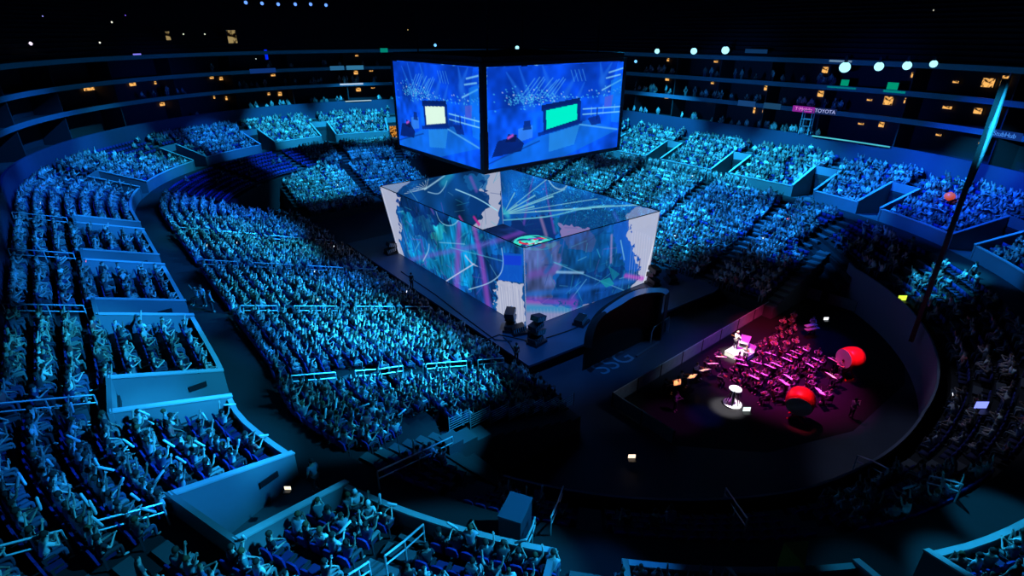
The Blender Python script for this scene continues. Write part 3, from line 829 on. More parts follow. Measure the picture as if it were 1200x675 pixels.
for k in range(16): x = 622 + k * 4; c.line([(x, 362), (x + 3, 392)], .04, (190, 195, 225), .3)
for k in range(10): x = 742 + k * 3; c.line([(x, 270 + k), (x - 3, 330)], .05, (225, 215, 235), .4)
c.line([(775, 248), (758, 332)], .1, (240, 240, 250), .9)
c.spikes([(739, 262), (745, 290), (752, 318)], (16, 80, 180), 7, 12, .6)
c.spikes([(640, 353), (690, 357)], (16, 80, 150), 9, 8, .5)
attach(c.build('screen', M['gauze']), cube)
# far left panel
c = pan('L', 'B', 320, 150); c.fill((10, 62, 122), .85); c.mottle(.9, .7, .5, 33)
c.poly([(446, 210), (480, 208), (478, 216), (465, 224), (450, 225)], WH, .7, rag=.5, seed=3)
c.poly([(560, 200), (590, 196), (590, 268), (556, 272), (560, 262), (570, 256), (566, 250), (578, 244), (572, 232), (562, 222), (572, 212)], (176, 182, 208), .97, .92, rag=.35, seed=8)
c.strokes(70, [(120, 210, 235), (30, 150, 200), (8, 40, 110), (8, 50, 120), (130, 90, 200), (60, 190, 215), (20, 90, 200)], 18, .06, 2.5)
c.poly([(552, 222), (574, 226), (578, 240), (566, 252), (552, 250)], (8, 60, 130), .9, rag=.4, seed=1)
c.poly([(545, 205), (575, 204), (572, 222), (552, 224)], (22, 100, 170), .8, rag=.5, seed=18)
c.line([(535, 222), (562, 233), (588, 248)], .09, (160, 225, 250)); c.line([(559, 255), (566, 264)], .22, (205, 40, 150), .9); c.line([(541, 254), (545, 260)], .2, (190, 60, 160), .7)
for k in range(9): c.line([(500, 221), (474 + 3.5 * k, 227 - k * 2.2)], .03, (200, 230, 245), .8)
c.line([(498, 222), (521, 206)], .12, (180, 225, 245), .8); c.line([(502, 225), (514, 227), (521, 220), (524, 212)], .08, (160, 210, 240), .8)
c.line([(528, 204), (520, 214)], .6, (40, 180, 215), .6); c.line([(552, 208), (560, 224)], .3, (150, 90, 200), .5)  # cyan haze beam painted in as well
c.spikes([(566, 212), (572, 235), (562, 255)], (8, 60, 130), 2, 14, .9)
attach(c.build('screen', M['gauze']), cube)
# far right panel
c = pan('B', 'R', 420, 150); c.fill((16, 104, 205), .62); c.mottle(.5, .7, .7, 43)
c.poly([(650, 255), (700, 240), (735, 252), (735, 292), (655, 275)], (10, 70, 130), .85, .8, rag=.6, seed=2)
c.poly([(600, 258), (645, 252), (655, 275), (640, 285), (600, 278)], (14, 40, 105), .8, .8, rag=.6, seed=6)
c.poly([(655, 262), (690, 268), (700, 282), (690, 296), (664, 290)], (146, 128, 190), .9, .9, rag=.5, seed=4)
c.poly([(732, 252), (748, 242), (778, 246), (772, 262), (738, 270)], (150, 160, 200), .8, .85, rag=.4, seed=5)
c.strokes(80, [(120, 210, 235), (30, 150, 200), (8, 40, 110), (8, 50, 120), (130, 90, 200), (60, 190, 215), (20, 90, 200)], 28, .05, 2.5)
c.line([(625, 207), (620, 228), (614, 262)], .1, (130, 80, 205), .6, .3); c.line([(638, 208), (643, 240), (650, 272)], .1, (140, 80, 205), .6, .32); c.line([(634, 256), (640, 275)], .4, (200, 150, 200), .6)
for e, w in (((603, 226), .10), ((668, 190), .07), ((627, 229), .11), ((662, 222), .07), ((692, 244), .12), ((648, 230), .12), ((748, 240), .09), ((626, 242), .12), ((700, 233), .05), ((606, 240), .1)):
    c.line([(590, 251), e], .05, (150, 236, 255), .95, w)
c.line([(590, 258), (640, 254), (690, 243), (720, 241)], .10, (120, 225, 250), .9)
c.line([(641, 208), (648, 218), (656, 222), (662, 220), (666, 214)], .12, (160, 215, 250), .95)
c.line([(588, 245), (595, 252)], .6, (60, 210, 240), .8); c.line([(720, 250), (740, 290)], .3, (60, 100, 220), .6); c.line([(652, 256), (652, 270)], .5, (20, 150, 200), .5)
attach(c.build('screen', M['gauze']), cube)
for a, b in (('L', 'N'), ('N', 'R'), ('R', 'B'), ('B', 'L')):
    attach(MB().tube([T[a], T[b]], .045, 6).build('top_cable', M['black']), cube)
for a in 'LNRB':
    attach(MB().tube([Bt[a], T[a]], .05, 6).build('corner_line', mat('bright edge', (.6, .6, .7), .4, emit=(.45, .55, .8), estr=.35)), cube)

# stage deck, inner floor
dk = tag(empty('stage_platform', (-1.7, -2.5, 0)), 'broad dark blue stage platform under the glowing gauze cube', 'stage')
dpts = [(-13.35, 16.0), (-13.35, -18.9), (10.0, -20.3), (13.2, -19.6), (13.0, 16.0)]
attach(MB().prism(dpts, 1.0, 1.2).build('deck', M['deck']), dk)
attach(MB().prism([(x * .985, y * .985) for x, y in dpts], 0, 1.0).build('skirt', M['dark']), dk)
inner = Canvas((-9.8, 9.9, 1.23), (6.5, 9.9, 1.23), (6.5, -14.4, 1.23), (-9.7, -14.2, 1.23), 120, 160)
inner.fill((16, 40, 92)); inner.mottle(.8, .3, .3, 5); inner.mottle(.4, 1.5, 1.5, 6)
inner.line([(560, 290), (640, 262)], .8, (110, 60, 170), .7); inner.line([(600, 262), (650, 285)], .3, (170, 70, 130), .6); inner.line([(640, 320), (740, 300)], .8, (22, 90, 150), .6)
inner.line([(655, 280), (760, 330)], .15, (30, 150, 180), .7)
attach(inner.build('projected_floor', M['led']), dk)
ep = P(627, 284, 1.6)
eb_ = MB().lathe([(2.9, 0), (2.9, .28), (2.75, .34)], 32); em = eb_.build('emblem_riser', M['white']); em.location = (ep[0], ep[1], 1.22)
tag(em, 'round riser with a bright turquoise and red emblem inside the gauze cube', 'stage riser')
ec = Canvas((-2.7, 2.7, .36), (2.7, 2.7, .36), (2.7, -2.7, .36), (-2.7, -2.7, .36), 90, 90); ec.fill((10, 30, 80), 0)
cx = cy = 2.7
rr_ = np.hypot(ec.x - cx, ec.y - cy); an = np.arctan2(ec.y - cy, ec.x - cx)
ec.blend((rr_ < 2.65) * 1.0, (60, 222, 205), 1); ec.blend(((rr_ < 2.3) & (np.sin(an * 5 + rr_ * 2.5) > .35)) * 1.0, (18, 70, 130)); ec.blend(((rr_ < 2.0) & (np.sin(an * 3 - rr_ * 2) > .75)) * 1.0, (215, 50, 80)); ec.blend(((rr_ < .9) & (np.sin(an * 4) > 0)) * 1.0, (150, 240, 235)); ec.blend(((rr_ > 1.3) & (rr_ < 1.6) & (np.sin(an * 2) < 0)) * 1.0, (120, 60, 190))
q = ec.build('emblem_face', M['gauze'], em)
# player desks with monitors inside the cube
def desk(px, py, rz, lab, n):
    p = P(px, py, 1.25); t = tag(empty('player_desk', (p[0], p[1], 1.24), rz), lab, 'desk', None)
    MB().box((0, 0, .74), (4.4, .8, .06)).build('desk_top', M['black'], t); MB().box((0, .36, .36), (4.4, .05, .72)).build('front_panel', mat('lit desk front', (.05, .1, .3), .4, emit=(.01, .08, .5), estr=.8), t)
    for s in (-1, 1): MB().box((s * 2.1, 0, .36), (.08, .7, .72)).build('leg', M['black'], t)
    for k in range(5):
        m_ = tag(empty('monitor', (p[0] + math.cos(rz) * (k - 2) * .85, p[1] + math.sin(rz) * (k - 2) * .85, 2.01), rz), 'black gaming monitor, %s along the %s' % (nth(k + 1), n), 'monitor', None)
        MB().box((0, .08, .28), (.56, .04, .34)).build('screen_housing', M['black'], m_); MB().box((0, .055, .28), (.52, .01, .30)).build('screen', glow('monitor glow', (.05, .3, .5), .6), m_); MB().box((0, .1, .05), (.2, .16, .1)).build('monitor_foot', M['black'], m_)
desk(700, 296, R(90), 'long player desk with monitors at the right inside the gauze cube', 'right desk')
desk(560, 284, R(-90), 'long player desk with monitors at the left inside the gauze cube', 'left desk')

# hanging scoreboard
jb = tag(empty('center_scoreboard', (2.4, 4.0, 12.8)), 'giant hanging cube of video screens above the stage', 'scoreboard')
j0, j1, y0_, y1_, z0_, z1_ = -6.75, 11.9, -4.35, 12.3, 12.85, 22.3
fr = MB()
for x in (j0, j1):
    for y in (y0_, y1_): fr.box((x, y, (z0_ + z1_) / 2), (.5, .5, z1_ - z0_ + .3))
for z in (z0_, z1_):
    for y in (y0_, y1_): fr.box(((j0 + j1) / 2, y, z), (j1 - j0 + .4, .34, .34))
    for x in (j0, j1): fr.box((x, (y0_ + y1_) / 2, z), (.34, y1_ - y0_ + .4, .34))
fr.box(((j0 + j1) / 2, (y0_ + y1_) / 2, z1_ + .4), (j1 - j0, y1_ - y0_, .5)); attach(fr.build('frame', M['black']), jb)
tr_ = MB()
for x in (j0 + 2, j1 - 2):
    for y in (y0_ + 2, y1_ - 2): tr_.tube([(x, y, z1_ + .5), (x, y, 45)], .09, 6)
attach(tr_.build('hanging_cable', M['black']), jb)
def paint_show(c, F, white):
    """the stage seen on the video screens; F maps 0..1 picture coordinates to metres"""
    rs = random.Random(5)
    c.fill((8, 78, 226)); c.mottle(.7, .35, .35, 8); c.mottle(.35, 1.6, 1.6, 9)
    L = lambda pts, w, col, m=1, w2=None, add=False: c.line([F(*p) for p in pts], w, col, m, w2, add, px=False)
    G = lambda pts, col, m=1, add=False: c.poly([F(*p) for p in pts], col, m, px=False, add=add)
    G([(0, .0), (.95, 0), (.9, .35), (0, .4)], (4, 44, 160), .45)
    for (a, b, w) in (((.12, .05), (.26, .4), .5), ((.2, .0), (.3, .42), .4), ((.36, 0), (.46, .38), .7), ((.62, .1), (.5, .4), .6), ((.68, .2), (.62, .4), .4), ((.8, 0), (.86, .4), .9), ((.9, 0), (.82, .2), .5)): L([a, b], .08, (30, 110, 235), .6, w)
    for k in range(9): x = .2 + .03 * k; L([(x, .33), (x + .09 + rs.random() * .03, .16 - rs.random() * .05)], .05, (90, 190, 250), .7)
    for k in range(4): L([(.57 + k * .03, .06), (.6 + k * .03, .18)], .05, (70, 160, 245), .7)
    for k in range(230):
        x = rs.gauss(.28, .11) if k < 130 else rs.uniform(.1, 1); y = rs.gauss(.31, .05) if k < 130 else rs.gauss(.35, .03) - .1 * max(0, x - .6)
        L([(x, y), (x + .004, y + .002)], .045 + .03 * rs.random(), (70, 190, 240) if rs.random() < .85 else (200, 230, 250), .8)
    for (a, b) in (((.88, .11), (1.0, .07)), ((.86, .17), (.98, .14)), ((.83, .3), (.99, .2))): L([a, b], .09, (140, 220, 250), .8)
    G([(.9, .2), (1, .15), (1, .7), (.93, .68)], (20, 140, 240), .5); G([(.86, .38), (.93, .36), (.92, .5), (.86, .5)], (110, 90, 200), .5)
    for y in (.49, .55): L([(.68, y), (1, y + .02)], .07, (140, 225, 250), .85)
    for x in (.75, .85, .95): L([(x, .48), (x, .57)], .06, (120, 200, 240), .7)
    G([(.33, .74), (.72, .62), (1, .78), (.55, 1), (0, 1), (.04, .93)], (20, 120, 225), .6); G([(.42, .72), (.66, .66), (.62, .88), (.42, .92)], (50, 160, 240), .5)
    L([(.66, .66), (.99, .78)], .1, (90, 180, 245), .8); L([(0, .94), (.35, .78)], .08, (10, 60, 150), .8)
    G([(.36, .40), (.65, .36), (.66, .42), (.36, .46)], (4, 26, 90), .9); G([(.37, .44), (.66, .40), (.66, .64), (.38, .70)], (6, 40, 120), .9); G([(.34, .69), (.68, .62), (.68, .65), (.34, .73)], (6, 40, 130), .8)
    G([(.395, .46), (.63, .425), (.635, .60), (.4, .665)], white)
    G([(.2, .62), (.3, .6), (.3, .73), (.2, .76)], (70, 150, 235), .6); G([(.24, .55), (.28, .55), (.29, .64), (.23, .64)], (8, 40, 120), .8)
    G([(.06, .72), (.18, .69), (.24, .78), (.22, .86), (.02, .88)], (6, 30, 100), .85); G([(.13, .66), (.19, .68), (.18, .75), (.11, .74)], (10, 24, 80), .9); L([(.13, .70), (.16, .68)], .16, (200, 90, 220), .9)
    G([(.72, .6), (.82, .58), (.84, .68), (.76, .69)], (8, 40, 130), .8); L([(.8, .5), (.8, .62)], .12, (8, 34, 110), .8)
def jscreen(tl, tr, br, bl, white, n):
    c = Canvas(tl, tr, br, bl, n, 150); paint_show(c, lambda u, v: (u * c.W, v * c.H), white); attach(c.build('screen', M['led']), jb)
jy, jx = y0_ - .26, j0 - .26; zt, zb = z1_ - .25, z0_ + .25
jscreen((j0 + .3, jy, zt), (j1 - .3, jy, zt), (j1 - .3, jy, zb), (j0 + .3, jy, zb), (0, 242, 205), 230)
jscreen((jx, y1_ - .3, zt), (jx, y0_ + .3, zt), (jx, y0_ + .3, zb), (jx, y1_ - .3, zb), (222, 250, 232), 230)
jscreen((j1 + .26, y0_ + .3, zt), (j1 + .26, y1_ - .3, zt), (j1 + .26, y1_ - .3, zb), (j1 + .26, y0_ + .3, zb), (222, 250, 232), 60)
jscreen((j1 - .3, y1_ + .26, zt), (j0 + .3, y1_ + .26, zt), (j0 + .3, y1_ + .26, zb), (j1 - .3, y1_ + .26, zb), (0, 242, 205), 60)

# equipment on the deck corners
def projector_stack(px, py, lab, n, rz, tall):
    p = P(px, py, 1.2); t = tag(empty('projector_stack', (p[0], p[1], 1.2), rz), lab, 'projector')
    MB().box((0, 0, .12), (1.5, 1.1, .24)).build('base_plate', M['black'], t)
    for k in range(n):
        z = .5 + k * .62; x = (k % 2) * .3 - .15
        M_ = Matrix.Translation((x, 0, z)) @ Matrix.Rotation(R(14 if k % 2 else -10), 4, 'Y')
        b = MB().box((0, 0, 0), (1.15, .8, .46), M=M_).build('housing', M['black'], t)
        f = MB()
        for j in range(6): f.box((-.48 + j * .19, -.42, 0), (.05, .06, .4), M=M_)
        f.build('cooling_fin', M['rail'], b); MB().lathe([(.16, 0), (.19, .14), (.14, .16)], 12, M_ @ Matrix.Translation((.57, 0, 0)) @ Matrix.Rotation(R(90), 4, 'Y')).build('lens', M['rail'], b)
    if tall: MB().box((0, .5, tall / 2), (.9, .3, tall)).build('case', M['black'], t)
projector_stack(598, 386, 'stack of black projectors with cooling fins left of the near cube corner', 3, R(40), 0)
projector_stack(609, 390, 'single tilted black projector close against the near cube corner', 1, R(-20), 0)
projector_stack(629, 402, 'tall black projector tower right of the near cube corner', 4, R(10), 1.2)
projector_stack(459, 297, 'black projector stack at the left corner of the gauze cube', 2, R(0), 0)
projector_stack(764, 333, 'black projector stack at the right corner of the gauze cube', 3, R(80), 0)
projector_stack(786, 330, 'black projector stack beyond the right corner of the cube', 2, R(60), 0)
projector_stack(681, 379, 'small black light unit on the deck right of the near corner', 1, R(20), 0)
for i, (a, lab) in enumerate((([(470, 318), (510, 345), (545, 372), (580, 398), (600, 400)], 'long black cable along the left deck edge'), ([(560, 402), (585, 392), (612, 398), (625, 402)], 'black cable looping left of the near deck corner'), ([(590, 395), (597, 402), (603, 412)], 'short black cable running to the crew member'), ([(640, 396), (665, 388), (685, 380)], 'black cable along the right deck edge'))):
    tag(MB().tube([P(*q, 1.24) for q in a], .05, 5).build('stage_cable', M['black']), lab, 'cable')
for (px, py, lab) in ((605, 424, 'crew member in black standing at the near deck corner'), (483, 340, 'crew member in black beside the left deck edge')):
    p = hit(px, py, 0); p = P(px, py, 1.2) if px > 500 else P(px, py, 1.0)
    tag(person('crew_member', p[0], p[1], 1.2, R(-60), 'stand', (.02, .02, .025), (.02, .02, .02), SKINS[0], HAIRS[0]), lab, 'person')

# dark half-dome shell beside the stage
sh = tag(empty('domed_shell', (-1, -21.0, 0)), 'black half-dome shell with a shiny blue-lit rim standing beside the stage', 'dome')
def on_plane(px, py, yp):
    d = ray(px, py); p = CC + d * ((yp - CC[1]) / d[1]); return (p[0], p[1], max(0.0, p[2]))
outer_ = [on_plane(x, y, -20.5) for x, y in ((691, 404), (692.5, 394), (697, 376), (708.5, 361.5), (729, 348), (744, 340), (762, 336.5), (782.6, 338), (784, 342))]
front_ = [on_plane(x, y, -21.7) for x, y in ((694, 409), (694.8, 394), (699.6, 379), (710, 367), (727, 358), (740, 349), (755, 343.5), (776, 342), (780, 346))]
def dens(L):
    out = []
    for i in range(len(L) - 1):
        for t in (0, .25, .5, .75): out.append(tuple(L[i][k] * (1 - t) + L[i + 1][k] * t for k in range(3)))
    return out + [L[-1]]
for _ in (0,):
    outer_, front_ = dens(outer_), dens(front_)
    for q in range(3):
        outer_ = [outer_[0]] + [tuple((outer_[i - 1][k] + 2 * outer_[i][k] + outer_[i + 1][k]) / 4 for k in range(3)) for i in range(1, len(outer_) - 1)] + [outer_[-1]]
        front_ = [front_[0]] + [tuple((front_[i - 1][k] + 2 * front_[i][k] + front_[i + 1][k]) / 4 for k in range(3)) for i in range(1, len(front_) - 1)] + [front_[-1]]
n_ = len(outer_); endx = max(outer_[-1][0], front_[-1][0])
m1 = MB(); m1.add(front_ + outer_, [(i, i + 1, i + 1 + n_, i + n_) for i in range(n_ - 1)]); attach(m1.build('rim', mat('satin shell rim', (.22, .3, .42), .3), smooth=True), sh)
back = [(x, y + .5, z * .96) for x, y, z in outer_]; foot = [(x, y + .5, 0) for x, y, z in outer_]
m2 = MB(); m2.add(outer_ + back + foot, [(i, i + 1, i + 1 + n_, i + n_) for i in range(n_ - 1)] + [(i + n_, i + 1 + n_, i + 1 + 2 * n_, i + 2 * n_) for i in range(n_ - 1)])
inn = [(x, y + .9, z * .9) for x, y, z in front_]; m2.add(front_ + inn + [(x, y, 0) for x, y, z in inn], [(i, i + 1, i + 1 + n_, i + n_) for i in range(n_ - 1)] + [(i + n_, i + 1 + n_, i + 1 + 2 * n_, i + 2 * n_) for i in range(n_ - 1)])
e = [front_[-1], outer_[-1], (outer_[-1][0], outer_[-1][1], 0), (front_[-1][0], front_[-1][1], 0)]; m2.add(e + [(a + .15, b, c_) for a, b, c_ in e], [(0, 1, 2, 3), (7, 6, 5, 4), (0, 3, 7, 4), (1, 5, 6, 2), (0, 4, 5, 1)])
attach(m2.build('shell', mat('gloss black shell', (.004, .004, .005), .9)), sh)
rk = tag(empty('control_desk', (P(765, 392, 0)[0], P(765, 392, 0)[1], 0), R(5)), 'dark control desk with a curved guard rail in front of the dome', 'desk')
MB().box((0, 0, .5), (2.6, 1.0, 1.0)).build('desk_body', M['black'], rk); MB().tube([(-1.4, -.7, 0), (-1.4, -.7, 1.1), (-1.1, -.7, 1.5), (1.3, -.7, 1.6), (1.4, -.7, 1.3), (1.4, -.7, 0)], .05, 6).build('guard_rail', M['rail'], rk); MB().box((-2.6, -1.2, .08), (3.4, .2, .16)).build('kick_board', M['slab'], rk)
# black sheet added to keep the orchestra pit floor dark under the lamps
MB().prism([tuple(fAB) for fAB in (P(717, 476, 0)[:2], P(932, 346, 0)[:2], P(1060, 385, 0)[:2], P(1060, 450, 0)[:2], P(1000, 505, 0)[:2], P(900, 530, 0)[:2], P(788, 522, 0)[:2])][::-1], 0, .012).build('floor_pit_dark_sheet', mat('pit darkening black', (.004, .004, .005), .95), kind='structure')
# floor lettering
def text(s, size, m, name='lettering', ext=.01):
    c = bpy.data.curves.new('t', 'FONT'); c.body = s; c.size = size; c.extrude = ext; c.align_x = 'CENTER'; c.align_y = 'CENTER'
    o = bpy.data.objects.new('t', c); COL.objects.link(o); dg = bpy.context.evaluated_depsgraph_get()
    me = bpy.data.meshes.new_from_object(o.evaluated_get(dg)); COL.objects.unlink(o); bpy.data.objects.remove(o); me.materials.clear(); me.name = name
    return link(name, me, m)
p = P(719, 425, 0); o = text('SSG', 2.5, M['paint'], 'floor_lettering'); o.location = (p[0], p[1], .02); o.rotation_euler = (0, 0, R(0)); o['kind'] = 'structure'

# ---------------------------------------------------------------- rails
def rail(pts, lab, h=1.0, grp=None, mid=True):
    """pts: floor points; double bars with a post at each point"""
    t = tag(empty('handrail', tuple(pts[0])), lab, 'handrail', grp); o0 = Vector(pts[0]); q = [Vector(p) - o0 for p in pts]
    b = MB().tube([p + Vector((0, 0, h)) for p in q], .04, 6)
    b.build('top_bar', M['rail'], t)
    if mid: MB().tube([p + Vector((0, 0, h * .58)) for p in q], .032, 6).build('lower_bar', M['rail'], t)
    for p in q: MB().tube([p + Vector((0, 0, -.05)), p + Vector((0, 0, h))], .035, 6).build('post', M['rail'], t)
def rpx(pts, lab, h=1.0):
    out = []
    for x, y in pts:
        p = hit(x, y, h); out.append((p[0], p[1], terr(p[0], p[1])))
    rail(out, lab, h)
for a, nm in ((('L', 14.8), 'fourth'), (('L', 3.8), 'third'), (('L', -7.2), 'second'), (('N', 183.8), 'first')):
    c_ = uof(*a)
    for s, sd in ((0, 'middle'),):
        rr2 = [37.2, 38.8, 40.6]; pt = [pos(c_ + s, r)[0] for r in rr2]
        rail([(p[0], p[1], zup(r)) for p, r in zip(pt, rr2)], 'double-bar rail above the %s stairwell box counted from the near corner' % nm)
    for j, (ra, rb) in enumerate(((28.9, 26.4), (25.2, 22.0), (20.5, 17.0), (16, 13.6))):
        y = {('N', 183.8): -18.2}.get(a, a[1]); rs_ = [ra, (ra + rb) / 2, rb]
        pts = [(X0 - r, y, terr(X0 - r, y)) for r in rs_]
        rail(pts, 'aisle rail on the left bank, %s down from the walkway, %s aisle from the front' % (nth(j + 1), nm), .95)
rpx([(442, 553), (490, 531), (530, 512)], 'steel rail down the near end of the left bank')
rpx([(646, 606), (654, 588), (660, 570)], 'dark rail beside the bottom middle aisle steps')
rpx([(617, 632), (624, 617), (627, 606)], 'short bright rail at the head of the bottom middle aisle')
rpx([(851, 572), (863, 590), (876, 608)], 'thin steep rail in the dark near-end stand')
rpx([(1005, 534), (1022, 540), (1040, 549)], 'thin pale rail in the dark right stand, the upper of two')
rpx([(1090, 558), (1108, 562), (1128, 568)], 'thin pale rail in the dark right stand, the lower of two')
rpx([(451, 652), (474, 634), (496, 615)], 'bright double rail along the bottom-left aisle steps')
rpx([(408, 674), (420, 667), (432, 659)], 'bright double rail low at the bottom-left aisle')
rpx([(110, 612), (150, 601), (190, 590)], 'double rail over the bottom-left steps beside the corner stairwell')
rpx([(0, 640), (35, 631), (72, 622)], 'double rail at the bottom-left edge of the upper tier')
rpx([(905, 322), (945, 310), (975, 300)], 'faint rail below the right stand near the dark corner') if False else None
# barrier panels down the near end of the bank
for k in range(7):
    off = 13.2 + k * 1.45; z = 1.2 + .326 * (off - 13)
    t = tag(empty('stair_barrier', (X0 - off, -24.75, z)), 'slatted steel barrier panel, %s up from the floor at the left bank end' % nth(k + 1), 'barrier', 'barriers along the left bank end')
    b = MB()
    for j in range(6): b.tube([(-.7, 0, .2 + j * .16), (.7, 0, .2 + j * .16 - .44 * 0)], .018, 4)
    b.build('slat_bars', M['rail'], t)
    for s in (-1, 1): MB().tube([(s * .7, 0, 0), (s * .7, 0, 1.1)], .03, 6).build('post', M['rail'], t)
# dark camera box by the bottom aisle, yellow pad, cut-out dividers of the near-end upper tier
p = hit(604, 617, .5); b = tag(empty('equipment_case', (p[0], p[1], terr(p[0], p[1])), R(30)), 'tall dark blue equipment case beside the bottom middle aisle', 'case')
MB().box((0, 0, .75), (1.3, .9, 1.5)).build('case_body', mat('case laminate', (.03, .04, .07), .5), b); MB().box((0, 0, 1.53), (1.36, .96, .08)).build('lid', mat('case lid', (.06, .09, .15), .4), b)
def divider(a0, r0, r1, lab):
    w = MB(); c_ = uof('N', a0); q = []
    for (r, z) in ((r0, 8.1), (r1, zup(r1) + 1.1)):
        for t in (-.1, .1): p = local(c_, r, t); q += [(p[0], p[1], z), (p[0], p[1], ZW)]
    w.add(q, [(0, 1, 5, 4), (2, 6, 7, 3), (0, 2, 3, 1), (4, 5, 7, 6), (0, 4, 6, 2)]); w.build('wall_divider', M['wall'], kind='structure')
divider(223.3, 31.9, 39, ''); divider(218.8, 31.9, 39, ''); divider(229.5, 31.9, 39, '')
# section plates on the stairwell walls
for a, s, wl in ((('N', 200.2), '116', 'large near corner'), (('N', 183.8), '115', 'next after the corner'), (('L', -7.2), '114', 'middle left'), (('L', 3.8), '113', 'farthest marked left')):
    c_ = uof(*a); h = bhw(a); p, n = pos(c_ - h + .06, 33.2); p2, _ = pos(c_ - h + .06, 34.0)
    d = p2 - p; rz = math.atan2(d[1], d[0])
    t = tag(empty('section_plate', (p[0], p[1], 7.75), rz + PI), 'small dark numbered section plate on the %s stairwell wall' % wl, 'sign')
    MB().box((0, 0, 0), (.85, .04, .3)).build('plate', M['black'], t)
    o = text(s, .26, M['white'], 'numerals'); o.parent = t; o.location = (0, .03, 0); o.rotation_euler = (PI / 2, 0, PI)
# tall lattice mast in the right stand
mp = P(1079, 368, 5.2); gz = terr(mp[0], mp[1]); mt_ = tag(empty('lattice_mast', (mp[0], mp[1], gz)), 'tall dark mast rising in front of the right stand, its top lit cyan', 'mast')
Hm = 0
for z in np.arange(gz, 40, .1):
    if proj((mp[0], mp[1], z))[1] > 92: Hm = z - gz
b = MB()
for x, y in ((-.12, -.12), (.12, -.12), (.12, .12), (-.12, .12)): b.box((x, y, Hm / 2), (.05, .05, Hm))
for k in range(int(Hm / .5)):
    z = k * .5
    for (x0, y0, x1, y1) in ((-.12, -.12, .12, -.12), (.12, -.12, .12, .12), (.12, .12, -.12, .12), (-.12, .12, -.12, -.12)): b.tube([(x0, y0, z), (x1, y1, z + .5)], .025, 4)
b.box((0, 0, Hm / 2), (.2, .2, Hm)); b.build('lattice', M['black'], mt_)
MB().tube([(0.02, -.2, Hm - 7), (0, -.2, Hm - 3), (0, -.2, Hm + .4)], [.03, .2, .05], 6).build('tip_sleeve', M['cap'], mt_)

# ---------------------------------------------------------------- orchestra pit
def fence(a, b, lab, step=2.9):
    a, b = np.array(a), np.array(b); L = np.linalg.norm(b - a); n = int(round(L / step)); rz = math.atan2(b[1] - a[1], b[0] - a[0])
    for k in range(n):
        m_ = a + (b - a) * (k + .5) / n; w = L / n
        t = tag(empty('barrier_panel', (m_[0], m_[1], 0), rz), 'grey barrier panel of the orchestra pit, %s %s' % (nth(k + 1), lab), 'barrier', 'barrier panels round the orchestra')
        MB().box((0, 0, .65), (w - .12, .05, 1.05)).build('panel', M['panelgrey'], t); MB().tube([(-w / 2, 0, 1.22), (w / 2, 0, 1.22)], .03, 6).build('top_bar', M['rail'], t)
        MB().box((-w / 2, 0, .62), (.08, .1, 1.24)).build('post', M['black'], t)
fA, fB, fC, fD = P(717, 476, 0)[:2], P(932, 346, 0)[:2], P(1040, 378, 0)[:2], P(788, 522, 0)[:2]
fence(fA, fB, 'along the back from the left'); fence(fB, fC, 'on the far side'); fence(fD, fA, 'on the near left side')
ch = empty('orchestra_chair', (0, 0, 0)); MB().box((0, -.05, .44), (.42, .42, .05)).build('seat', M['dark'], ch); MB().box((0, -.26, .68), (.4, .04, .36)).build('backrest', M['dark'], ch)
for x in (-.18, .18):
    for y in (-.24, .14): MB().tube([(x, y, .43), (x * 1.1, y * 1.1, 0)], .014, 5).build('leg', M['black'], ch)
st = empty('music_stand', (0, 0, 0)); MB().box((0, 0, 0), (.9, .02, .6), M=Matrix.Translation((0, .0, 1.12)) @ Matrix.Rotation(R(-66), 4, 'X')).build('desk', M['black'], st)
MB().box((0, 0, 0), (.84, .012, .54), M=Matrix.Translation((0, -.012, 1.145)) @ Matrix.Rotation(R(-66), 4, 'X')).build('sheet_music', M['stand'], st); MB().tube([(0, 0, .1), (0, 0, 1.1)], .015, 6).build('stem', M['black'], st)
lg = MB()
for k in range(3): lg.tube([(0, 0, .16), (.25 * math.cos(2.1 * k), .25 * math.sin(2.1 * k), .01)], .012, 5)
lg.build('tripod', M['black'], st); MB().box((0, .02, 1.36), (.22, .07, .05)).build('stand_light', M['black'], st)
def outline(f): return [f(2 * PI * k / 20) for k in range(20)]
def fiddle(name, s):
    t = empty(name, (0, 0, 0)); pr = outline(lambda a: ((.1 + .018 * math.cos(2 * a)) * math.sin(a) * s * (1 - .22 * math.exp(-((math.cos(a)) ** 2) * 14)), (.18 * math.cos(a)) * s))
    MB().prism(pr, -.02 * s, .02 * s).build('body', M['wood'], t); MB().box((0, .3 * s, .015 * s), (.025 * s, .3 * s, .02 * s)).build('neck', M['black'], t); return t
vio, cel = fiddle('violin', 1.0), fiddle('cello', 2.1)
hn = empty('trombone', (0, 0, 0)); MB().tube([(0, 0, 0), (0, .9, 0), (.08, .98, 0), (.12, .9, 0), (.12, .1, 0)], .012, 6).build('slide', M['brass'], hn); MB().tube([(.12, .1, 0), (.14, -.2, .02), (.05, -.28, .02), (.02, -.2, .02), (.02, .45, .02), (.02, .62, .02)], [.012, .012, .013, .015, .03, .11], 10).build('bell', M['brass'], hn)
pod = P(858, 474, 0)[:2]
musp = []
def sd_label(px, py): return ('front' if py > 445 else 'middle' if py > 415 else 'back')
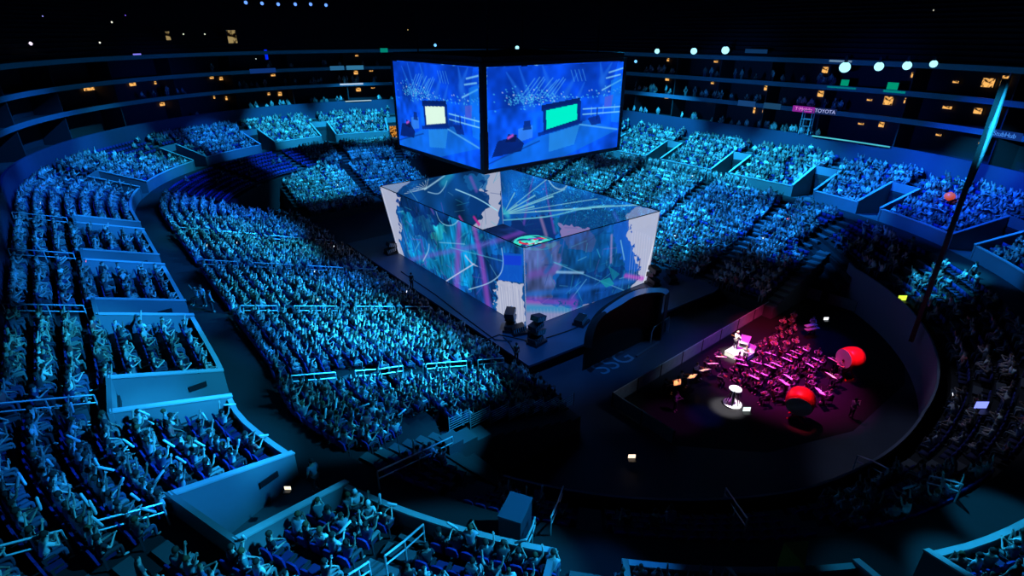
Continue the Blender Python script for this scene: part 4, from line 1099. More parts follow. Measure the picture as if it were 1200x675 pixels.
stands_px = [(794, 448, 'o'), (811.5, 441, 'o'), (826, 433.5, 'o'), (835, 426, 'o'), (845, 418, 'o'), (870, 427, 'm'), (886, 424.5, 'm'), (903, 414.5, 'm'), (874, 413, 'm'), (884, 442, 'm'), (893, 437.6, 'm'), (902, 429, 'm'),
             (922, 421, 'm'), (928, 417, 'm'), (933, 413, 'm'), (941.5, 409, 'm'), (950, 428, 'm'), (958, 422, 'm'), (977, 422, 'm'), (974, 440, 'o'), (924.5, 442, 'm'), (919, 448, 'm'), (910, 427, 'm'), (866, 421, 'm'), (961, 458.5, 'm'), (982, 422, 'm')]
used = 0; N0, E0 = human('violin'); hand = N0['hal'][0]
first = {'chair': True, 'stand': True, 'v': True, 'c': True, 't': True}
def inst(key, proto):
    if first.get(key, False): first[key] = False; return proto
    return copy_tree(proto)
mus = []
for (x, y, k) in stands_px:
    p = P(x, y, 1.15); d = pod - p[:2]; d = d / np.linalg.norm(d); rz = math.atan2(d[1], d[0]) - PI / 2
    s = inst('stand', st); s.location = (p[0], p[1], 0); s.rotation_euler = (0, 0, rz)
    mus.append((p[0] - d[0] * .75, p[1] - d[1] * .75, rz, 'stand')); s['mk'] = (x, y)
    tag(s, '', 'music stand', 'music stands lit on the orchestra floor')
STD = [o for o in COL.objects if o.name.startswith('music_stand')]
for i, o in enumerate(sorted(STD, key=lambda o: o['mk'][0])):
    kx = o['mk'][0]; o['label'] = ('orange-lit' if kx < 848 else 'magenta-lit') + ' music stand, %s of twenty-six counted from the left of the pit' % nth(i + 1); del o['mk']
# further players: strings at the back
for k in range(44):
    for _ in range(60):
        px, py = RNG.uniform(838, 962), RNG.uniform(365, 462)
        if py < 470 - (px - 800) * .8 + 0 and px < 930: continue
        if py < 380 and (px < 895): continue
        if py < 432 - (px - 835) * .72: continue
        if px > 935 and py < 408: continue
        p = P(px, py, .9)
        if all((p[0] - q[0]) ** 2 + (p[1] - q[1]) ** 2 > .68 for q in mus) and np.hypot(*(p[:2] - pod)) > 2.0: break
    else: continue
    d = pod - p[:2]; d = d / np.linalg.norm(d); mus.append((p[0], p[1], math.atan2(d[1], d[0]) - PI / 2, 'back'))
mus.sort(key=lambda q: proj((q[0], q[1], 1))[0])
for i, (x, y, rz, k) in enumerate(mus):
    c_ = inst('chair', ch); c_.location = (x, y, 0); c_.rotation_euler = (0, 0, rz)
    tag(c_, 'black orchestra chair, %s of %d from the left of the pit' % (nth(i + 1), len(mus)), 'chair', 'chairs of the orchestra')
    kind = ('v', 'v', 'v', 'c', 't')[i % 5] if i > 5 else 'v'
    ci = [3, 4, 3, 9, 4, 2][i % 6]
    o = person('musician', x, y, 0, rz, 'violin', (.25, .22, .22) if i % 3 else (.06, .05, .06), (.02, .02, .02), SKINS[i % 4], HAIRS[i % 4])
    tag(o, 'seated musician playing %s, %s of %d from the left of the pit' % ({'v': 'the violin', 'c': 'the cello', 't': 'the trombone'}[kind], nth(i + 1), len(mus)), 'person', 'orchestra musicians')
    mw = Matrix.Translation((x, y, 0)) @ Matrix.Rotation(rz, 4, 'Z')
    if kind == 'v': t = inst('v', vio); t.location = mw @ (hand + Vector((.06, -.12, .05))); t.rotation_euler = (R(8), R(12), rz + R(28))
    elif kind == 'c': t = inst('c', cel); t.location = mw @ Vector((.05, .42, .62)); t.rotation_euler = (R(70), 0, rz)
    else: t = inst('t', hn); t.location = mw @ (hand + Vector((.1, -.25, .05))); t.rotation_euler = (R(-8), 0, rz)
    nm = {'v': 'violin', 'c': 'cello', 't': 'trombone'}[kind]
    tag(t, '%s held by the %s musician from the left of the pit' % (('brown ' if kind != 't' else 'brass ') + nm, nth(i + 1)), nm, 'instruments of the orchestra')
# round pedestal, guitarist on riser, drums, small things
t = tag(empty('round_pedestal', (pod[0], pod[1], 0)), 'white-lit round pedestal with a disc top standing on a round base', 'pedestal')
MB().lathe([(.66, 0), (.66, .12), (.62, .15)], 28).build('base_disc', M['white'], t); MB().lathe([(.14, .15), (.11, .5), (.1, 1.25)], 12).build('column', M['white'], t); MB().lathe([(.2, 1.25), (.45, 1.35), (.45, 1.42), (.4, 1.46)], 28).build('top_disc', M['white'], t)
q_ = MB()
for k in range(7): a = k * .9; q_.tube([(.48 * math.cos(a), .48 * math.sin(a), .15), (.2 * math.cos(a), .2 * math.sin(a), 1.3)], .035, 5)
q_.build('strut', M['black'], t)
gp = P(859, 408, .5); rs2 = tag(empty('guitar_riser', (gp[0] + .1, gp[1] - .1, 0), R(0)), 'low white riser under the guitarist against the back barrier', 'riser')
MB().box((.5, -.5, .2), (2.8, 1.7, .4)).build('platform', M['white'], rs2); MB().box((.5, -.5, .41), (2.82, 1.72, .03)).build('edge_trim', M['rail'], rs2)
gg = tag(person('guitarist', gp[0] + .1, gp[1] - .1, .43, R(-100), 'guitar', (.75, .72, .68), (.05, .05, .06), SKINS[2], (.5, .4, .25)), 'guitarist in a white shirt standing on the low white riser', 'person')
gt = tag(empty('electric_guitar', (gp[0] + .28, gp[1] - .28, 1.38), R(-100)), 'electric guitar held by the white-shirted guitarist', 'guitar')
MB().prism(outline(lambda a: (.2 * math.cos(a), (.15 + .03 * math.cos(2 * a)) * math.sin(a))), -.03, .03, Matrix.Rotation(R(90), 4, 'X')).build('body', M['white'], gt); MB().box((-.5, -.02, .05), (.7, .03, .05)).build('neck', M['wood'], gt)
pl = tag(empty('keyboard_table', tuple(P(873, 398, .8)[:2]) + (0,), R(20)), 'white-lit tilted tabletop right of the guitarist', 'table'); MB().box((0, 0, .8), (1.6, .8, .06)).build('table_top', M['white'], pl)
for s in (-1, 1): MB().box((s * .65, 0, .4), (.06, .6, .8)).build('leg', M['black'], pl)
def drum(px, py, z, r, L, az, lab, el=0):
    p = P(px, py, z); t = tag(empty('taiko_drum', (p[0], p[1], z), az), lab, 'drum')
    Mx = Matrix.Rotation(R(90) + el, 4, 'Y')
    MB().lathe([(r * .97, -L / 2), (r * 1.06, -L / 4), (r * 1.09, 0), (r * 1.06, L / 4), (r * .97, L / 2)], 28, Mx).build('shell', M['red'], t, smooth=True)
    for s in (-1, 1): MB().lathe([(r * .95, s * L / 2), (r * .95, s * (L / 2 + .03))], 28, Mx).build('drum_head', M['hide'], t)
    w = MB()
    for s in (-1, 1):
        for q in (-1, 1): w.tube([(s * L * .3, q * r * .6, -r * .7), (s * L * .3, -q * r * .6, -z)], .06, 6)
    w.build('stand_frame', M['red'], t)
drum(997, 419, 1.8, .8, 1.3, R(-25), 'large red taiko drum on a crossed stand at the right of the orchestra')
drum(938, 470, 1.5, .88, 1.2, R(18), 'large red taiko drum facing away at the front of the orchestra', R(-12))
for i, (px, py, lab) in enumerate(((792, 470, 'left of the pedestal in purple light'), (1000, 478, 'in the purple light below the right drum'), (952, 380, 'at the blue-lit keyboards'), (925, 462, 'beside the front drum'), (986, 432, 'in front of the right drum'))):
    p = P(px, py, .9); tag(person('stage_performer', p[0], p[1], 0, RNG.uniform(0, 6), 'standclap', (.2, .2, .25), (.03, .03, .04), SKINS[i % 4], HAIRS[0]), 'performer standing %s' % lab, 'person')
kb = tag(empty('keyboard_rig', tuple(P(952, 384, .9)[:2]) + (0,), R(-20)), 'two-tier keyboard rig in purple light at the back right of the pit', 'keyboard')
MB().box((0, 0, .8), (1.4, .4, .1)).build('lower_keyboard', M['white'], kb); MB().box((0, .2, 1.05), (1.2, .35, .08)).build('upper_keyboard', M['white'], kb); MB().tube([(-.5, 0, 0), (-.5, .2, 1.1)], .03, 6).tube([(.5, 0, 0), (.5, .2, 1.1)], .03, 6).build('stand_frame', M['black'], kb)
def laptop(p, rz, lab, col=(.9, .95, 1), s=1.0, st_=2):
    t = tag(empty('laptop', p, rz), lab, 'laptop'); MB().box((0, 0, .01), (.36 * s, .25 * s, .02)).build('base', M['black'], t); MB().box((0, .13 * s, .13 * s), (.36 * s, .015, .24 * s)).build('lid', M['black'], t); MB().box((0, .118 * s, .13 * s), (.33 * s, .006, .21 * s)).build('screen', glow('laptop glow', col, st_), t)
for i, (px, py, z, c_, s, lab) in enumerate(((969, 375, 1.0, (.9, .95, 1), 1.3, 'glowing white laptop at the back right of the pit'), (876, 483, .9, (.7, .8, .8), 1.6, 'small pale screen on the floor right of the pedestal'), (741, 538, 1.6, (1, .75, .55), 1.4, 'warm glowing laptop in the dark near-end stand'), (1059, 353, 4.0, (.55, .8, .05), 2.2, 'yellow-green glowing sign in the dark right stand'), (1153, 481, 7, (.2, .25, .9), 2.2, 'violet glowing screen in the right stand'), (336, 574, 6.9, (1, .85, .6), .8, 'small glowing white box on the corner stairwell wall'))):
    p = P(px, py, z)
    if i >= 2:
        p = hit(px, py, .5)
    laptop((p[0], p[1], p[2] - .1), -CY, lab, c_, s, 1.6)

# ---------------------------------------------------------------- suites: lamps, lit rooms, signs
def facade_pt(px, py, r):
    d = ray(px, py); prev = None; t = 20
    while t < 260:
        p = CC + d * t; rr = inv(p[0], p[1])[1]
        if prev is not None and prev < r <= rr: return p
        prev = rr; t += .03
    return CC + d * 80
WIN = [(105, 103, 3.0, .9), (155, 98, 1.6, .9), (182, 97, .6, .6), (190, 122, 1.3, .7), (248, 91, 1, .5), (259, 92, .9, .7), (266, 115, .9, .8), (251, 114, .5, .6), (320, 88, 1.1, .5), (328, 110, 1.0, .9), (315, 110, .7, .6), (417, 85, 1.1, .9), (420, 105, 1.3, .9),
       (435, 83, 1.0, .3), (418, 65, .8, .4), (437, 103, 1.0, .25), (348, 49, 1.2, .4), (415, 48, .4, .9), (554, 61, 1.4, .3), (730, 88, .9, .8), (782, 92, 1.1, .9), (783, 70, .7, .6), (731, 108, 1.0, .6), (781, 114, 1.1, .5), (835, 97, .8, .5), (831, 119, .9, .4), (839, 72, 1.0, .4), (898, 103, .9, .9), (896, 130, .9, .7),
       (884, 129, .5, 1.2), (967, 82, 1.1, 1), (962, 110, 1.2, 1), (1041, 118, 1.5, 1.3), (1062, 118, .7, .8), (1067, 119, .4, .5), (1019, 117, .9, .3), (1033, 146, .9, .8), (1009, 145, 1.0, .3), (1158, 97, 1.7, 1.2), (1177, 95, .9, 1.4), (1146, 130, 1.2, .8), (1166, 129, 1.0, .9), (1110, 126, 1.4, .4), (1120, 96, .9, .3), (1073, 88, 1.4, .8), (1100, 158, .9, .3), (1150, 168, .8, .3)]
M['room'] = glow('warm lit room', (1.0, .48, .12), 1.1, 1.4, 3.1); M['room2'] = glow('pale lit room', (.8, .62, .38), .6, .5, 2)
fr_m = mat('suite door frame', (.05, .05, .06), .6)
WIN.sort()
for i, (px, py, w, h) in enumerate(WIN):
    p = facade_pt(px, py, 44.9); u_, r_ = inv(p[0], p[1]); _, n = pos(u_, r_); rz = math.atan2(n[1], n[0]) - PI / 2
    t = tag(empty('lit_doorway', tuple(p), rz), 'small warm lit suite doorway, %s of %d from the left across the far suites' % (nth(i + 1), len(WIN)), 'lit doorway', 'lit doorways of the suites')
    w *= .72; h *= .75
    MB().box((0, .05, 0), (w, .04, h)).build('lit_room', M['room'] if w > .55 or h < 1 else M['room2'], t)
    f = MB(); 
    for s in (-1, 1): f.box((s * (w / 2 + .05), 0, 0), (.1, .1, h + .2)); f.box((0, 0, s * (h / 2 + .05)), (w, .1, .1))
    f.build('door_frame', fr_m, t)
for (px, py, w, h, lab) in ((272, 43, 1.5, 2.0, 'tall pale lit doorway high in the far-left upper deck'), (197, 42, .7, 1.2, 'narrow lit doorway high at the left of the upper deck')):
    p = facade_pt(px, py, 43.4); u_, r_ = inv(p[0], p[1]); _, n = pos(u_, r_); t = tag(empty('lit_doorway', tuple(p), math.atan2(n[1], n[0]) - PI / 2), lab, 'lit doorway')
    MB().box((0, .05, 0), (w, .04, h)).build('lit_room', glow('tan lit room', (.42, .30, .12), .8, .5, 1), t); MB().box((0, .1, 0), (w + .3, .04, h + .3)).build('door_frame', fr_m, t)
# moving lights
def lamp(px, py, r, rad, lab, col, stn, z=None):
    p = facade_pt(px, py, r) if z is None else P(px, py, z); t = tag(empty('spotlight', tuple(p)), lab, 'spotlight', None)
    d = (Vector(CC) - Vector(p)); d = (d.normalized() + Vector((0, 0, -.25)) + Vector((-.2, .05, 0))).normalized(); Mq = d.to_track_quat('Z', 'Y').to_matrix().to_4x4()
    MB().lathe([(rad * .5, -rad * 1.6), (rad * .95, -rad * .9), (rad * 1.1, -rad * .1)], 14, Mq).build('lamp_head', M['black'], t); MB().lathe([(rad, -.05), (rad * .98, 0)], 18, Mq).build('lens', glow('lamp lens', col, stn), t)
    MB().box((0, 0, rad * 1.5), (rad * .5, rad * .5, rad * 1.2)).build('yoke', M['black'], t)
LAMPS = [(770, 60, .38), (813, 60, .46), (850, 59, .52), (990, 79, .62), (1030, 78, .5), (1063, 77, .46), (1094, 75, .38), (606, 56, .36), (510, 53, .28), (724, 63, .22), (745, 72, .24)]
for i, (px, py, rd) in enumerate(sorted(LAMPS)): lamp(px, py, 41.0, rd, 'round blue-white spotlight, %s of %d from the left along the top suite ledge' % (nth(i + 1), len(LAMPS)), (.35, .85, 1) if rd > .3 else (.15, .5, .9), 1.6)
for i, (px, py) in enumerate(((288, 3), (307, 4), (326, 5), (346, 5), (364, 5), (382, 6))): lamp(px, py, 50, .3, 'small blue spotlight high at top left, %s of six in the row' % nth(i + 1), (.12, .3, 1), 1.6)
DOT = [(36, 51, .5, (.9, .8, 1)), (117, 50, .3, (1, 1, .8)), (131, 26, .28, (1, 1, .8)), (215, 40, .25, (.9, 1, .7)), (240, 40, .25, (.9, 1, .7)), (50, 19, .2, (.3, .3, .9)), (147, 18, .2, (.2, .1, .8)), (112, 166, .55, (1, .85, .6)), (49, 184, .5, (1, .85, .6)), (85, 154, .25, (1, .8, .5)), (112, 132, .25, (.8, .6, .4)), (300, 69, .2, (.9, .95, .9)), (1094, 12, .2, (.4, .4, .3)), (478, 35, .2, (.8, .6, .2)), (387, 146, .3, (.3, .3, 1)), (873, 134, .25, (.9, .8, .8)), (980, 172, .3, (1, 1, .9)), (19, 116, .15, (.6, .4, .2))]
for i, (px, py, rd, c_) in enumerate(sorted(DOT)):
    p = facade_pt(px, py, 40.4 if py > 120 else (43.2 if py < 60 else 44.6))
    if 120 < py: p = hit(px, py, .6, 20)
    t = tag(empty('work_light', tuple(p)), 'tiny glowing work light, %s of %d from the left in the dark upper stands' % (nth(i + 1), len(DOT)), 'lamp', 'small work lights'); MB().lathe([(rd * .15, -rd * .4), (rd * .4, 0), (rd * .15, rd * .4)], 10).build('bulb', glow('work light', c_, 1.2), t); MB().box((0, 0, rd * .55), (rd * .3, rd * .3, rd * .3)).build('socket', M['black'], t)
# ribbon boards and signs on the balcony fronts
def board(px, w, lev, txt, col, tcol, lab, es=1.0, ts=.62, h=.74):
    py = 100
    for _ in range(8):
        p = facade_pt(px, py, 41.26); u_, r_ = inv(p[0], p[1]); q = pos(u_, 41.26)[0]; py = proj((q[0], q[1], LEV[lev] + .17))[1]
    q, n = pos(u_, 41.24); t = tag(empty('ribbon_board', (q[0], q[1], LEV[lev] + .17), math.atan2(n[1], n[0]) - PI / 2), lab, 'sign')
    MB().box((0, 0, 0), (w, .06, h)).build('display', glow('ribbon display', col, es), t)
    if txt: o = text(txt, ts, glow('ribbon letters', tcol, 1), 'lettering', .005); o.parent = t; o.location = (0, -.045, 0); o.rotation_euler = (PI / 2, 0, 0)
board(942, 2.9, 1, 'T·Mobile', (.25, .02, .3), (.85, .25, .75), 'magenta lit sponsor board on the right balcony front')
board(967, 2.8, 1, 'TOYOTA', (.008, .02, .09), (.45, .5, .95), 'dark blue balcony board with pale TOYOTA lettering')
board(1178, 3.2, 1, 'StubHub', (.005, .03, .18), (.06, .28, .95), 'blue lettered balcony board at the far right')
board(875, 2.6, 1, '', (.008, .05, .17), None, 'dim blue ribbon board left of the teal and magenta ones', ts=.45)
board(905, 2.4, 1, '', (.01, .055, .13), None, 'plain dim teal ribbon board between lettered boards')
board(308, 4.6, 2, '', (.004, .03, .16), None, 'speckled dim blue ribbon board on the far-left balcony')
board(395, 2.6, 2, '', (.02, .12, .26), None, 'blue ribbon board left of the hanging screens, upper level')
board(416, 3.2, 2, '', (.03, .17, .32), None, 'brighter ribbon board left of the hanging screens, upper level')
board(412, 4.4, 1, '', (.45, .62, .8), None, 'bright white ribbon board left of the hanging screens', h=.28)
board(450, 1.4, 3, '', (.0, .22, .16), None, 'small green board at the left edge of the hanging screens')
board(986, 3.4, 2, '', (.0, .16, .2), None, 'teal strip board on the right balcony front', h=.2)
board(1048, 2.4, 2, '', (.0, .2, .2), None, 'short teal strip board farther right on the balcony', h=.24)
board(985, 2.6, 3, '', (.12, .22, .34), None, 'pale strip board under the first right spotlight', h=.22)
for (px, py, w, h, c_, lab) in ((990, 97, .9, .7, (.0, .28, .16), 'small green screen on the right balcony, the left one of two'), (1046, 101, 1.2, .8, (.0, .3, .17), 'small green screen on the right balcony, the right one of two'), (312, 64, .5, 1.6, (.0, .02, .8), 'narrow upright blue screen on the far-left upper balcony'), (161, 65, 1.3, .5, (.25, .22, .95), 'violet-white screen on the far-left upper balcony'), (886, 60, 3.2, .5, (.004, .03, .1), 'dim blue strip screen above the right suites')):
    p = facade_pt(px, py, 41.6); u_, r_ = inv(p[0], p[1]); _, n = pos(u_, r_); t = tag(empty('wall_screen', tuple(p), math.atan2(n[1], n[0]) - PI / 2), lab, 'screen'); MB().box((0, 0, 0), (w, .05, h)).build('display', glow('small display', c_, 1), t); MB().box((0, .05, 0), (w + .1, .05, h + .1)).build('bezel', M['black'], t)
# bright crest strips on the rim wall
for (px, w, s, lab) in ((975, 5, .8, 'bright cyan strip light on the right rim wall, left of two'), (1015, 5.5, .7, 'bright cyan strip light on the right rim wall, right of two'), (420, 5, .9, 'bright white strip light on the rim wall left of the hanging screens')):
    py = 160
    for _ in range(8):
        p = facade_pt(px, py, 40.66); u_, r_ = inv(p[0], p[1]); q = pos(u_, 40.66)[0]; py = proj((q[0], q[1], 12.72))[1]
    q, n = pos(u_, 40.64); t = tag(empty('strip_light', (q[0], q[1], 12.66), math.atan2(n[1], n[0]) - PI / 2), lab, 'strip light'); MB().box((0, 0, 0), (w, .04, .14)).build('tube', glow('strip glow', (.1, .75, .85) if px > 500 else (.6, .8, .9), s), t); MB().box((0, .04, 0), (w + .1, .05, .2)).build('housing', M['slab'], t)
# yellow padded doorway in the far-left corner and the orange lit one by the screens
for (px, py, z, w, h, m_, lab) in ((268, 197, 6.9, 1.9, 1.8, glow('ochre panel', (.25, .17, .02), .7, .3), 'ochre lit doorway in the dark far-left corner'), (461, 156, 8.6, 1.2, 2.6, glow('orange panel', (.75, .28, .04), .9, .6), 'orange lit doorway beside the left screen of the scoreboard')):
    p = facade_pt(px, py, 33) if px > 300 else facade_pt(px, py, 31.4); u_, r_ = inv(p[0], p[1]); _, n = pos(u_, r_); t = tag(empty('lit_doorway', tuple(p), math.atan2(n[1], n[0]) - PI / 2), lab, 'lit doorway'); MB().box((0, 0, 0), (w, .1, h)).build('lit_room', m_, t); MB().box((0, .1, 0), (w + .3, .1, h + .3)).build('door_frame', fr_m, t)
p = hit(929, 668, .6); t = tag(empty('wall_pad', (p[0], p[1], terr(p[0], p[1])), R(20)), 'dull yellow padded wedge at the foot of the bottom-right stairwell', 'pad'); MB().prism([(-.6, -.25), (.6, -.25), (.1, .5)], 0, 1.6).build('padding', mat('lit yellow pad', (.5, .36, .02), .7), t)
q, n = pos(inv(*facade_pt(943, 150, 40.8)[:2])[0], 41.0); t = tag(empty('camera_platform', (q[0], q[1], 12.7), math.atan2(n[1], n[0]) - PI / 2), 'pale scaffold frame of a camera position on the right rim wall', 'scaffold')
b = MB()
for x in (-.6, .6):
    for y in (-.3, .4): b.tube([(x, y, 0), (x, y, 3.0)], .06, 6)
for z in (1.0, 1.9, 3.0):
    b.tube([(-.6, -.3, z), (.6, -.3, z)], .05, 6); b.tube([(-.6, .4, z), (.6, .4, z)], .05, 6)
b.build('scaffold_frame', M['rail'], t); MB().box((0, 0, 1.0), (1.3, .9, .06)).build('platform', M['slab'], t); MB().box((0, .1, 1.5), (.3, .6, .35)).build('video_camera', M['black'], t)
spot((10, -20, 24), (q[0], q[1], 14), 2.2, 1.6, (.4, .6, 1), 1) if False else None
p = hit(1113, 230, 1.4, 20); o = MB().lathe([(.05, -.45), (.38, -.25), (.5, 0), (.38, .25), (.05, .45)], 12).build('balloon', mat('orange balloon', (.9, .2, .05), .4, emit=(1, .12, .03), estr=.5), smooth=True); o.location = tuple(p); tag(o, 'orange-red glowing balloon held over the right upper tier', 'balloon')
# phones glowing in the crowd
PH = [(93, 165), (106, 150), (268, 177), (650, 0), (1035, 538)]
for i in range(26):
    s = OCC[int(RNG.integers(len(OCC)))]; px, py, q = proj((s[0], s[1], s[2] + 1))
    if not (5 < px < 1195 and 130 < py < 670): continue
    n = Vector((math.cos(s[3] + PI / 2), math.sin(s[3] + PI / 2), 0)); o = MB().box((0, 0, 0), (.09, .015, .17)).build('smartphone', glow('phone glow', (.8, .85, 1) if i % 4 else (1, .15, .1), 2)); o.location = (s[0] + n.x * .35, s[1] + n.y * .35, s[2] + 1.15); o.rotation_euler = (.4, 0, s[3] + PI + 0)
    j, nn, side = where(s, None); tag(o, 'glowing phone held up in the %s, row %s, %s seat %s %s' % (SECN[s[4]], nth(s[5]), nth(nn), side, STN.get(j, 'aisle %d' % j)), 'phone', 'phones held up in the crowd')
# named figures on the walkways
for (px, py, z, pose, sc, lab) in ((1009, 290, 0, 'stand', (.7, .75, .8), 'x'),): pass
for (px, py, pose, shc, lab) in ((372, 562, 'stand', (.2, .35, .5), 'person walking past the mouth of the corner stairwell'), (1137, 322, 'stand', (.5, .6, .65), 'fan in a pale shirt standing in the right walkway'), (437, 612, 'standclap', (.6, .7, .75), 'fan with a white cap standing in the bottom-left rows'), (421, 598, 'standclap', (.5, .6, .65), 'fan in pale shirt standing left of the white-capped fan'), (241, 345, 'stand', (.5, .6, .65), 'usher in a pale shirt in the left walkway'), (250, 352, 'stand', (.2, .3, .4), 'second usher in the left walkway, darker shirt'), (232, 342, 'raise', (.5, .6, .7), 'fan with raised arms in the left walkway')):
    p = hit(px, py + (14 if px < 1000 else 8), 0); tag(person('standing_fan', p[0], p[1], terr(p[0], p[1]), RNG.uniform(0, 6), pose, shc, (.03, .03, .04), SKINS[1], HAIRS[0] if 'cap' not in lab else (.8, .8, .8)), lab, 'person')

# ---------------------------------------------------------------- light: the show rig in the roof, with some unseen lamps added
W0 = bpy.data.worlds.new('w'); SC.world = W0; W0.use_nodes = True; W0.node_tree.nodes['Background'].inputs[0].default_value = (.0005, .002, .007, 1); W0.node_tree.nodes['Background'].inputs[1].default_value = .6
CYA, BLU, MID = (.016, .48, 1.0), (.004, .10, 1.0), (.008, .25, 1.0)
def zoneA(x, y, rad, E, col, src, blend=.45): spot(src, (x, y, terr(x, y) + .6), rad, E, col, blend)
GAIN = 2.0
def spot(src, tgt, rad, E, col, blend=.5, size=.25):
    src, tgt = Vector(src), Vector(tgt); d = (tgt - src).length
    l = bpy.data.lights.new('show_and_added_light', 'SPOT'); l.energy = E * GAIN * 4 * PI * d * d; l.color = col; l.spot_size = 2 * math.atan(rad / d); l.spot_blend = blend; l.shadow_soft_size = size
    o = bpy.data.objects.new('show_and_added_light', l); COL.objects.link(o); o.location = src; o.rotation_euler = (tgt - src).to_track_quat('-Z', 'Y').to_euler()
def zone(px, py, rad, E, col, src, blend=.6):
    spot(src, hit(px, py, .5, 8), rad, E, col, blend)
Z = 33
#      px   py  rad  E   colour  source
for a in ((-23.2, -17, 6.2, 6.5, CYA, (3, -36, 27)), (-24, -8, 7.2, 4.6, CYA, (3, -30, 27)), (-25, 2, 7.6, 3.2, MID, (3, -20, 27)), (-25.5, 12, 7.6, 3.2, CYA, (-9, -8, 30)), (-24, 21, 8, 3.6, MID, (-9, 6, 30)), (-26, -14, 6.5, 2.2, MID, (-10, -36, Z)), (-20.6, -13, 4.0, 3.0, CYA, (5, -36, 27)), (-29.5, -22.5, 4.2, 1.4, CYA, (-6, -42, Z)), (-26, -24, 3.5, 1.2, MID, (-6, -42, Z)), (-24, 28, 6, 2.4, BLU, (-8, 10, Z)),
          (-36.5, -4, 6.5, 2.8, MID, (-14, -32, Z)), (-36.5, 8, 7, 2.8, MID, (-14, -20, Z)), (-36.5, 20, 7, 2.4, MID, (-14, -10, Z)), (-36.5, -14, 6, 2.8, CYA, (-14, -38, Z)), (-35.5, -22, 4.2, 3.0, CYA, (-12, -42, Z)), (-38, -22, 6, 1.8, MID, (-14, -42, Z)), (-37, -30, 5.5, 1.5, CYA, (-12, -44, Z)), (-34.6, -33.5, 3.2, 2.0, CYA, (-10, -46, Z)), (-29.5, -35.2, 4.2, 2.6, CYA, (-6, -50, Z)), (-32, -37, 4.2, 1.0, MID, (-8, -46, Z))): zoneA(*a)
ZN = [
      (100, 200, 12, 3.0, MID, (-20, 22, Z)), (190, 205, 6, 2.0, BLU, (-16, 30, Z)), (60, 230, 9, 1.4, BLU, (-24, 10, Z)),
      (165, 180, 9, 2.0, CYA, (-8, 32, Z)), (268, 165, 6.5, 4.0, MID, (-8, 34, Z)), (340, 150, 8, 5.0, CYA, (-2, 34, Z)), (425, 143, 10, 5.0, CYA, (4, 34, Z)),
      (440, 205, 10, 4.2, MID, (0, 26, Z)), (370, 215, 7, 4.2, CYA, (-4, 26, Z)), (330, 190, 5, 3.5, MID, (-4, 26, Z)),
      (760, 160, 10, 6, CYA, (18, 8, Z)), (820, 190, 9, 5.5, CYA, (18, 0, Z)), (900, 195, 9, 6.2, CYA, (18, -4, Z)), (1010, 215, 9, 5.5, MID, (18, -12, Z)), (1130, 215, 9, 2.8, BLU, (18, -20, Z)), (1180, 250, 8, 2.0, BLU, (16, -24, Z)), (1080, 230, 10, 1.6, BLU, (12, -20, Z)),
      (730, 230, 10, 5.5, CYA, (12, 12, Z)), (830, 250, 8.5, 6, MID, (12, -4, Z)), (920, 270, 6, 5.0, MID, (12, -14, Z)), (780, 270, 7, 4.5, CYA, (12, -2, Z)), (650, 215, 8, 4.0, CYA, (14, 18, Z)),
      (1110, 325, 3.2, 4.6, CYA, (10, -26, Z)), (1175, 300, 5, 2.2, MID, (10, -28, Z)), (1150, 655, 2.5, 2.6, CYA, (-4, -30, Z)), (1190, 610, 2.4, 2.0, CYA, (-4, -30, Z)), (1030, 668, 2.5, .4, CYA, (-6, -30, Z)), (700, 674, 3, .7, MID, (-12, -30, Z)),
      (1120, 480, 8, .22, (.5, .6, 1), (8, -30, Z))]
for z in ZN: zone(*z)
for (px, py, rad, E, col, src) in ((850, 120, 11, .35, MID, (0, -10, 20)), (1000, 130, 10, .35, BLU, (4, -20, 20)), (400, 95, 12, .35, MID, (0, 10, 20)), (200, 130, 11, .3, BLU, (-14, 10, 20))): spot(src, facade_pt(px, py, 41), rad, E, col, 1.0)
spot((-30, -44, 30), (mp[0], mp[1], gz + Hm - 3), 2.6, 6, CYA, .9)
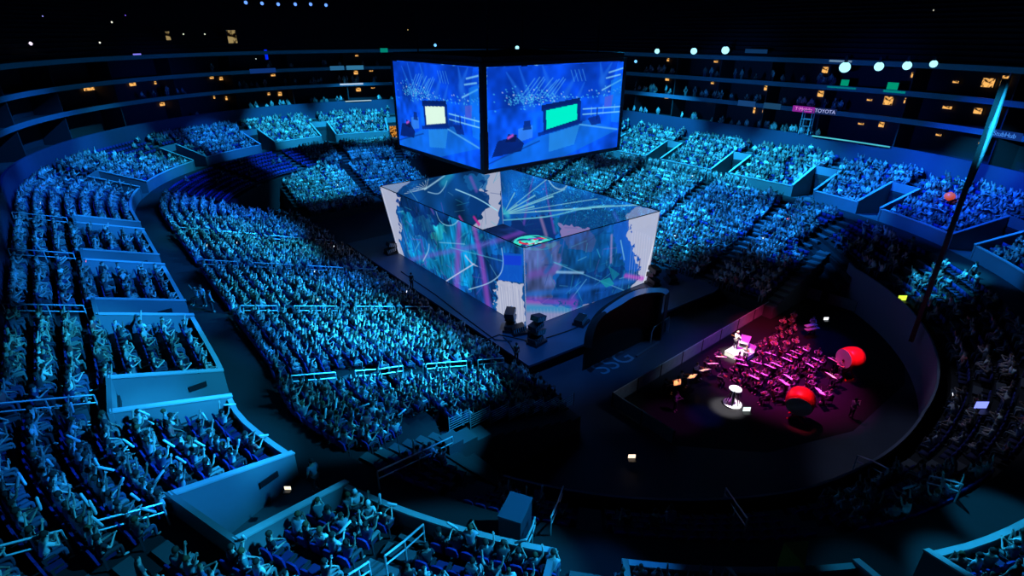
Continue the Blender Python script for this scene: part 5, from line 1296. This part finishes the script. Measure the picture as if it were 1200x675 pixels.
# unseen lamps added to brighten the deck in place of gauze glow, facade wash
spot((-13, -24, 28), (-9, -15, 1), 11, .8, (.02, .26, 1), .8); spot((-18, 4, 30), (-12.5, 2, 1), 9, .5, (.02, .22, 1), .8); spot((10, -28, 28), (-1, -21, 3), 7, .45, (.02, .3, 1), .8)
spot((-8, -34, 30), (-24.5, -25.4, 4.4), 2.6, 2.2, CYA, .8)
# orchestra
spot((2, -20, 30), P(908, 432, .8), 6.3, 4.2, (.9, .03, .5), .9); spot((10, -40, 30), P(900, 420, .8), 7.5, 1.0, (.25, .03, 1), .9); spot((-3, -38, 24), P(908, 388, .8), 3.9, 2.8, (1, .04, .2), .9)
spot((-6, -24, 26), P(862, 408, .8), 1.5, 7, (1, .98, .85), .7); spot((-2, -36, 26), P(858, 468, .8), 1.3, 6, (1, .95, 1), .6); spot((4, -26, 28), P(848, 466, 0), 3, .25, (.6, .5, 1), .9)
spot((4, -40, 22), P(996, 420, 1.9), 1.1, 4, (1, .04, .08), .7); spot((1, -29, 28), P(938, 466, 2.0), .95, 3.2, (1, .04, .1), .7); spot((12, -26, 26), P(960, 398, 0), 3.2, .6, (.02, .04, 1), .9); spot((-2, -30, 26), P(825, 487, 0), 1.6, .8, (.02, .06, 1), .9)
for k in range(4): spot((-6 + 6 * k, -31, 9), (float(fA[0] * (1 - k / 3.5) + fB[0] * k / 3.5), float(fA[1] * (1 - k / 3.5) + fB[1] * k / 3.5), .7), 3.6, (.10, .25, .12, .05)[k], (.5, .7, 1), 1)  # unseen low lamps added so the pit barrier shows
spot((-2, -40, 24), P(800, 478, 1), 2.2, .5, (.6, .05, .7), .8)
# small lamps clipped on the stands: warm on the left desks, pink on the rest
for (x, y, k) in stands_px:
    p = P(x, y, 1.15); l = bpy.data.lights.new('stand_lamp', 'SPOT'); d = pod - p[:2]; d = d / np.linalg.norm(d); src = Vector((p[0] - d[0] * .32, p[1] - d[1] * .3, 1.85)); tg = Vector((p[0], p[1], 1.12))
    l.energy = 70 if k == 'o' else 60; l.color = (1, .32, .12) if k == 'o' else (1, .14, .75); l.spot_size = R(62); l.spot_blend = .8; l.shadow_soft_size = .04
    o = bpy.data.objects.new('stand_lamp', l); COL.objects.link(o); o.location = src; o.rotation_euler = (tg - src).to_track_quat('-Z', 'Y').to_euler()
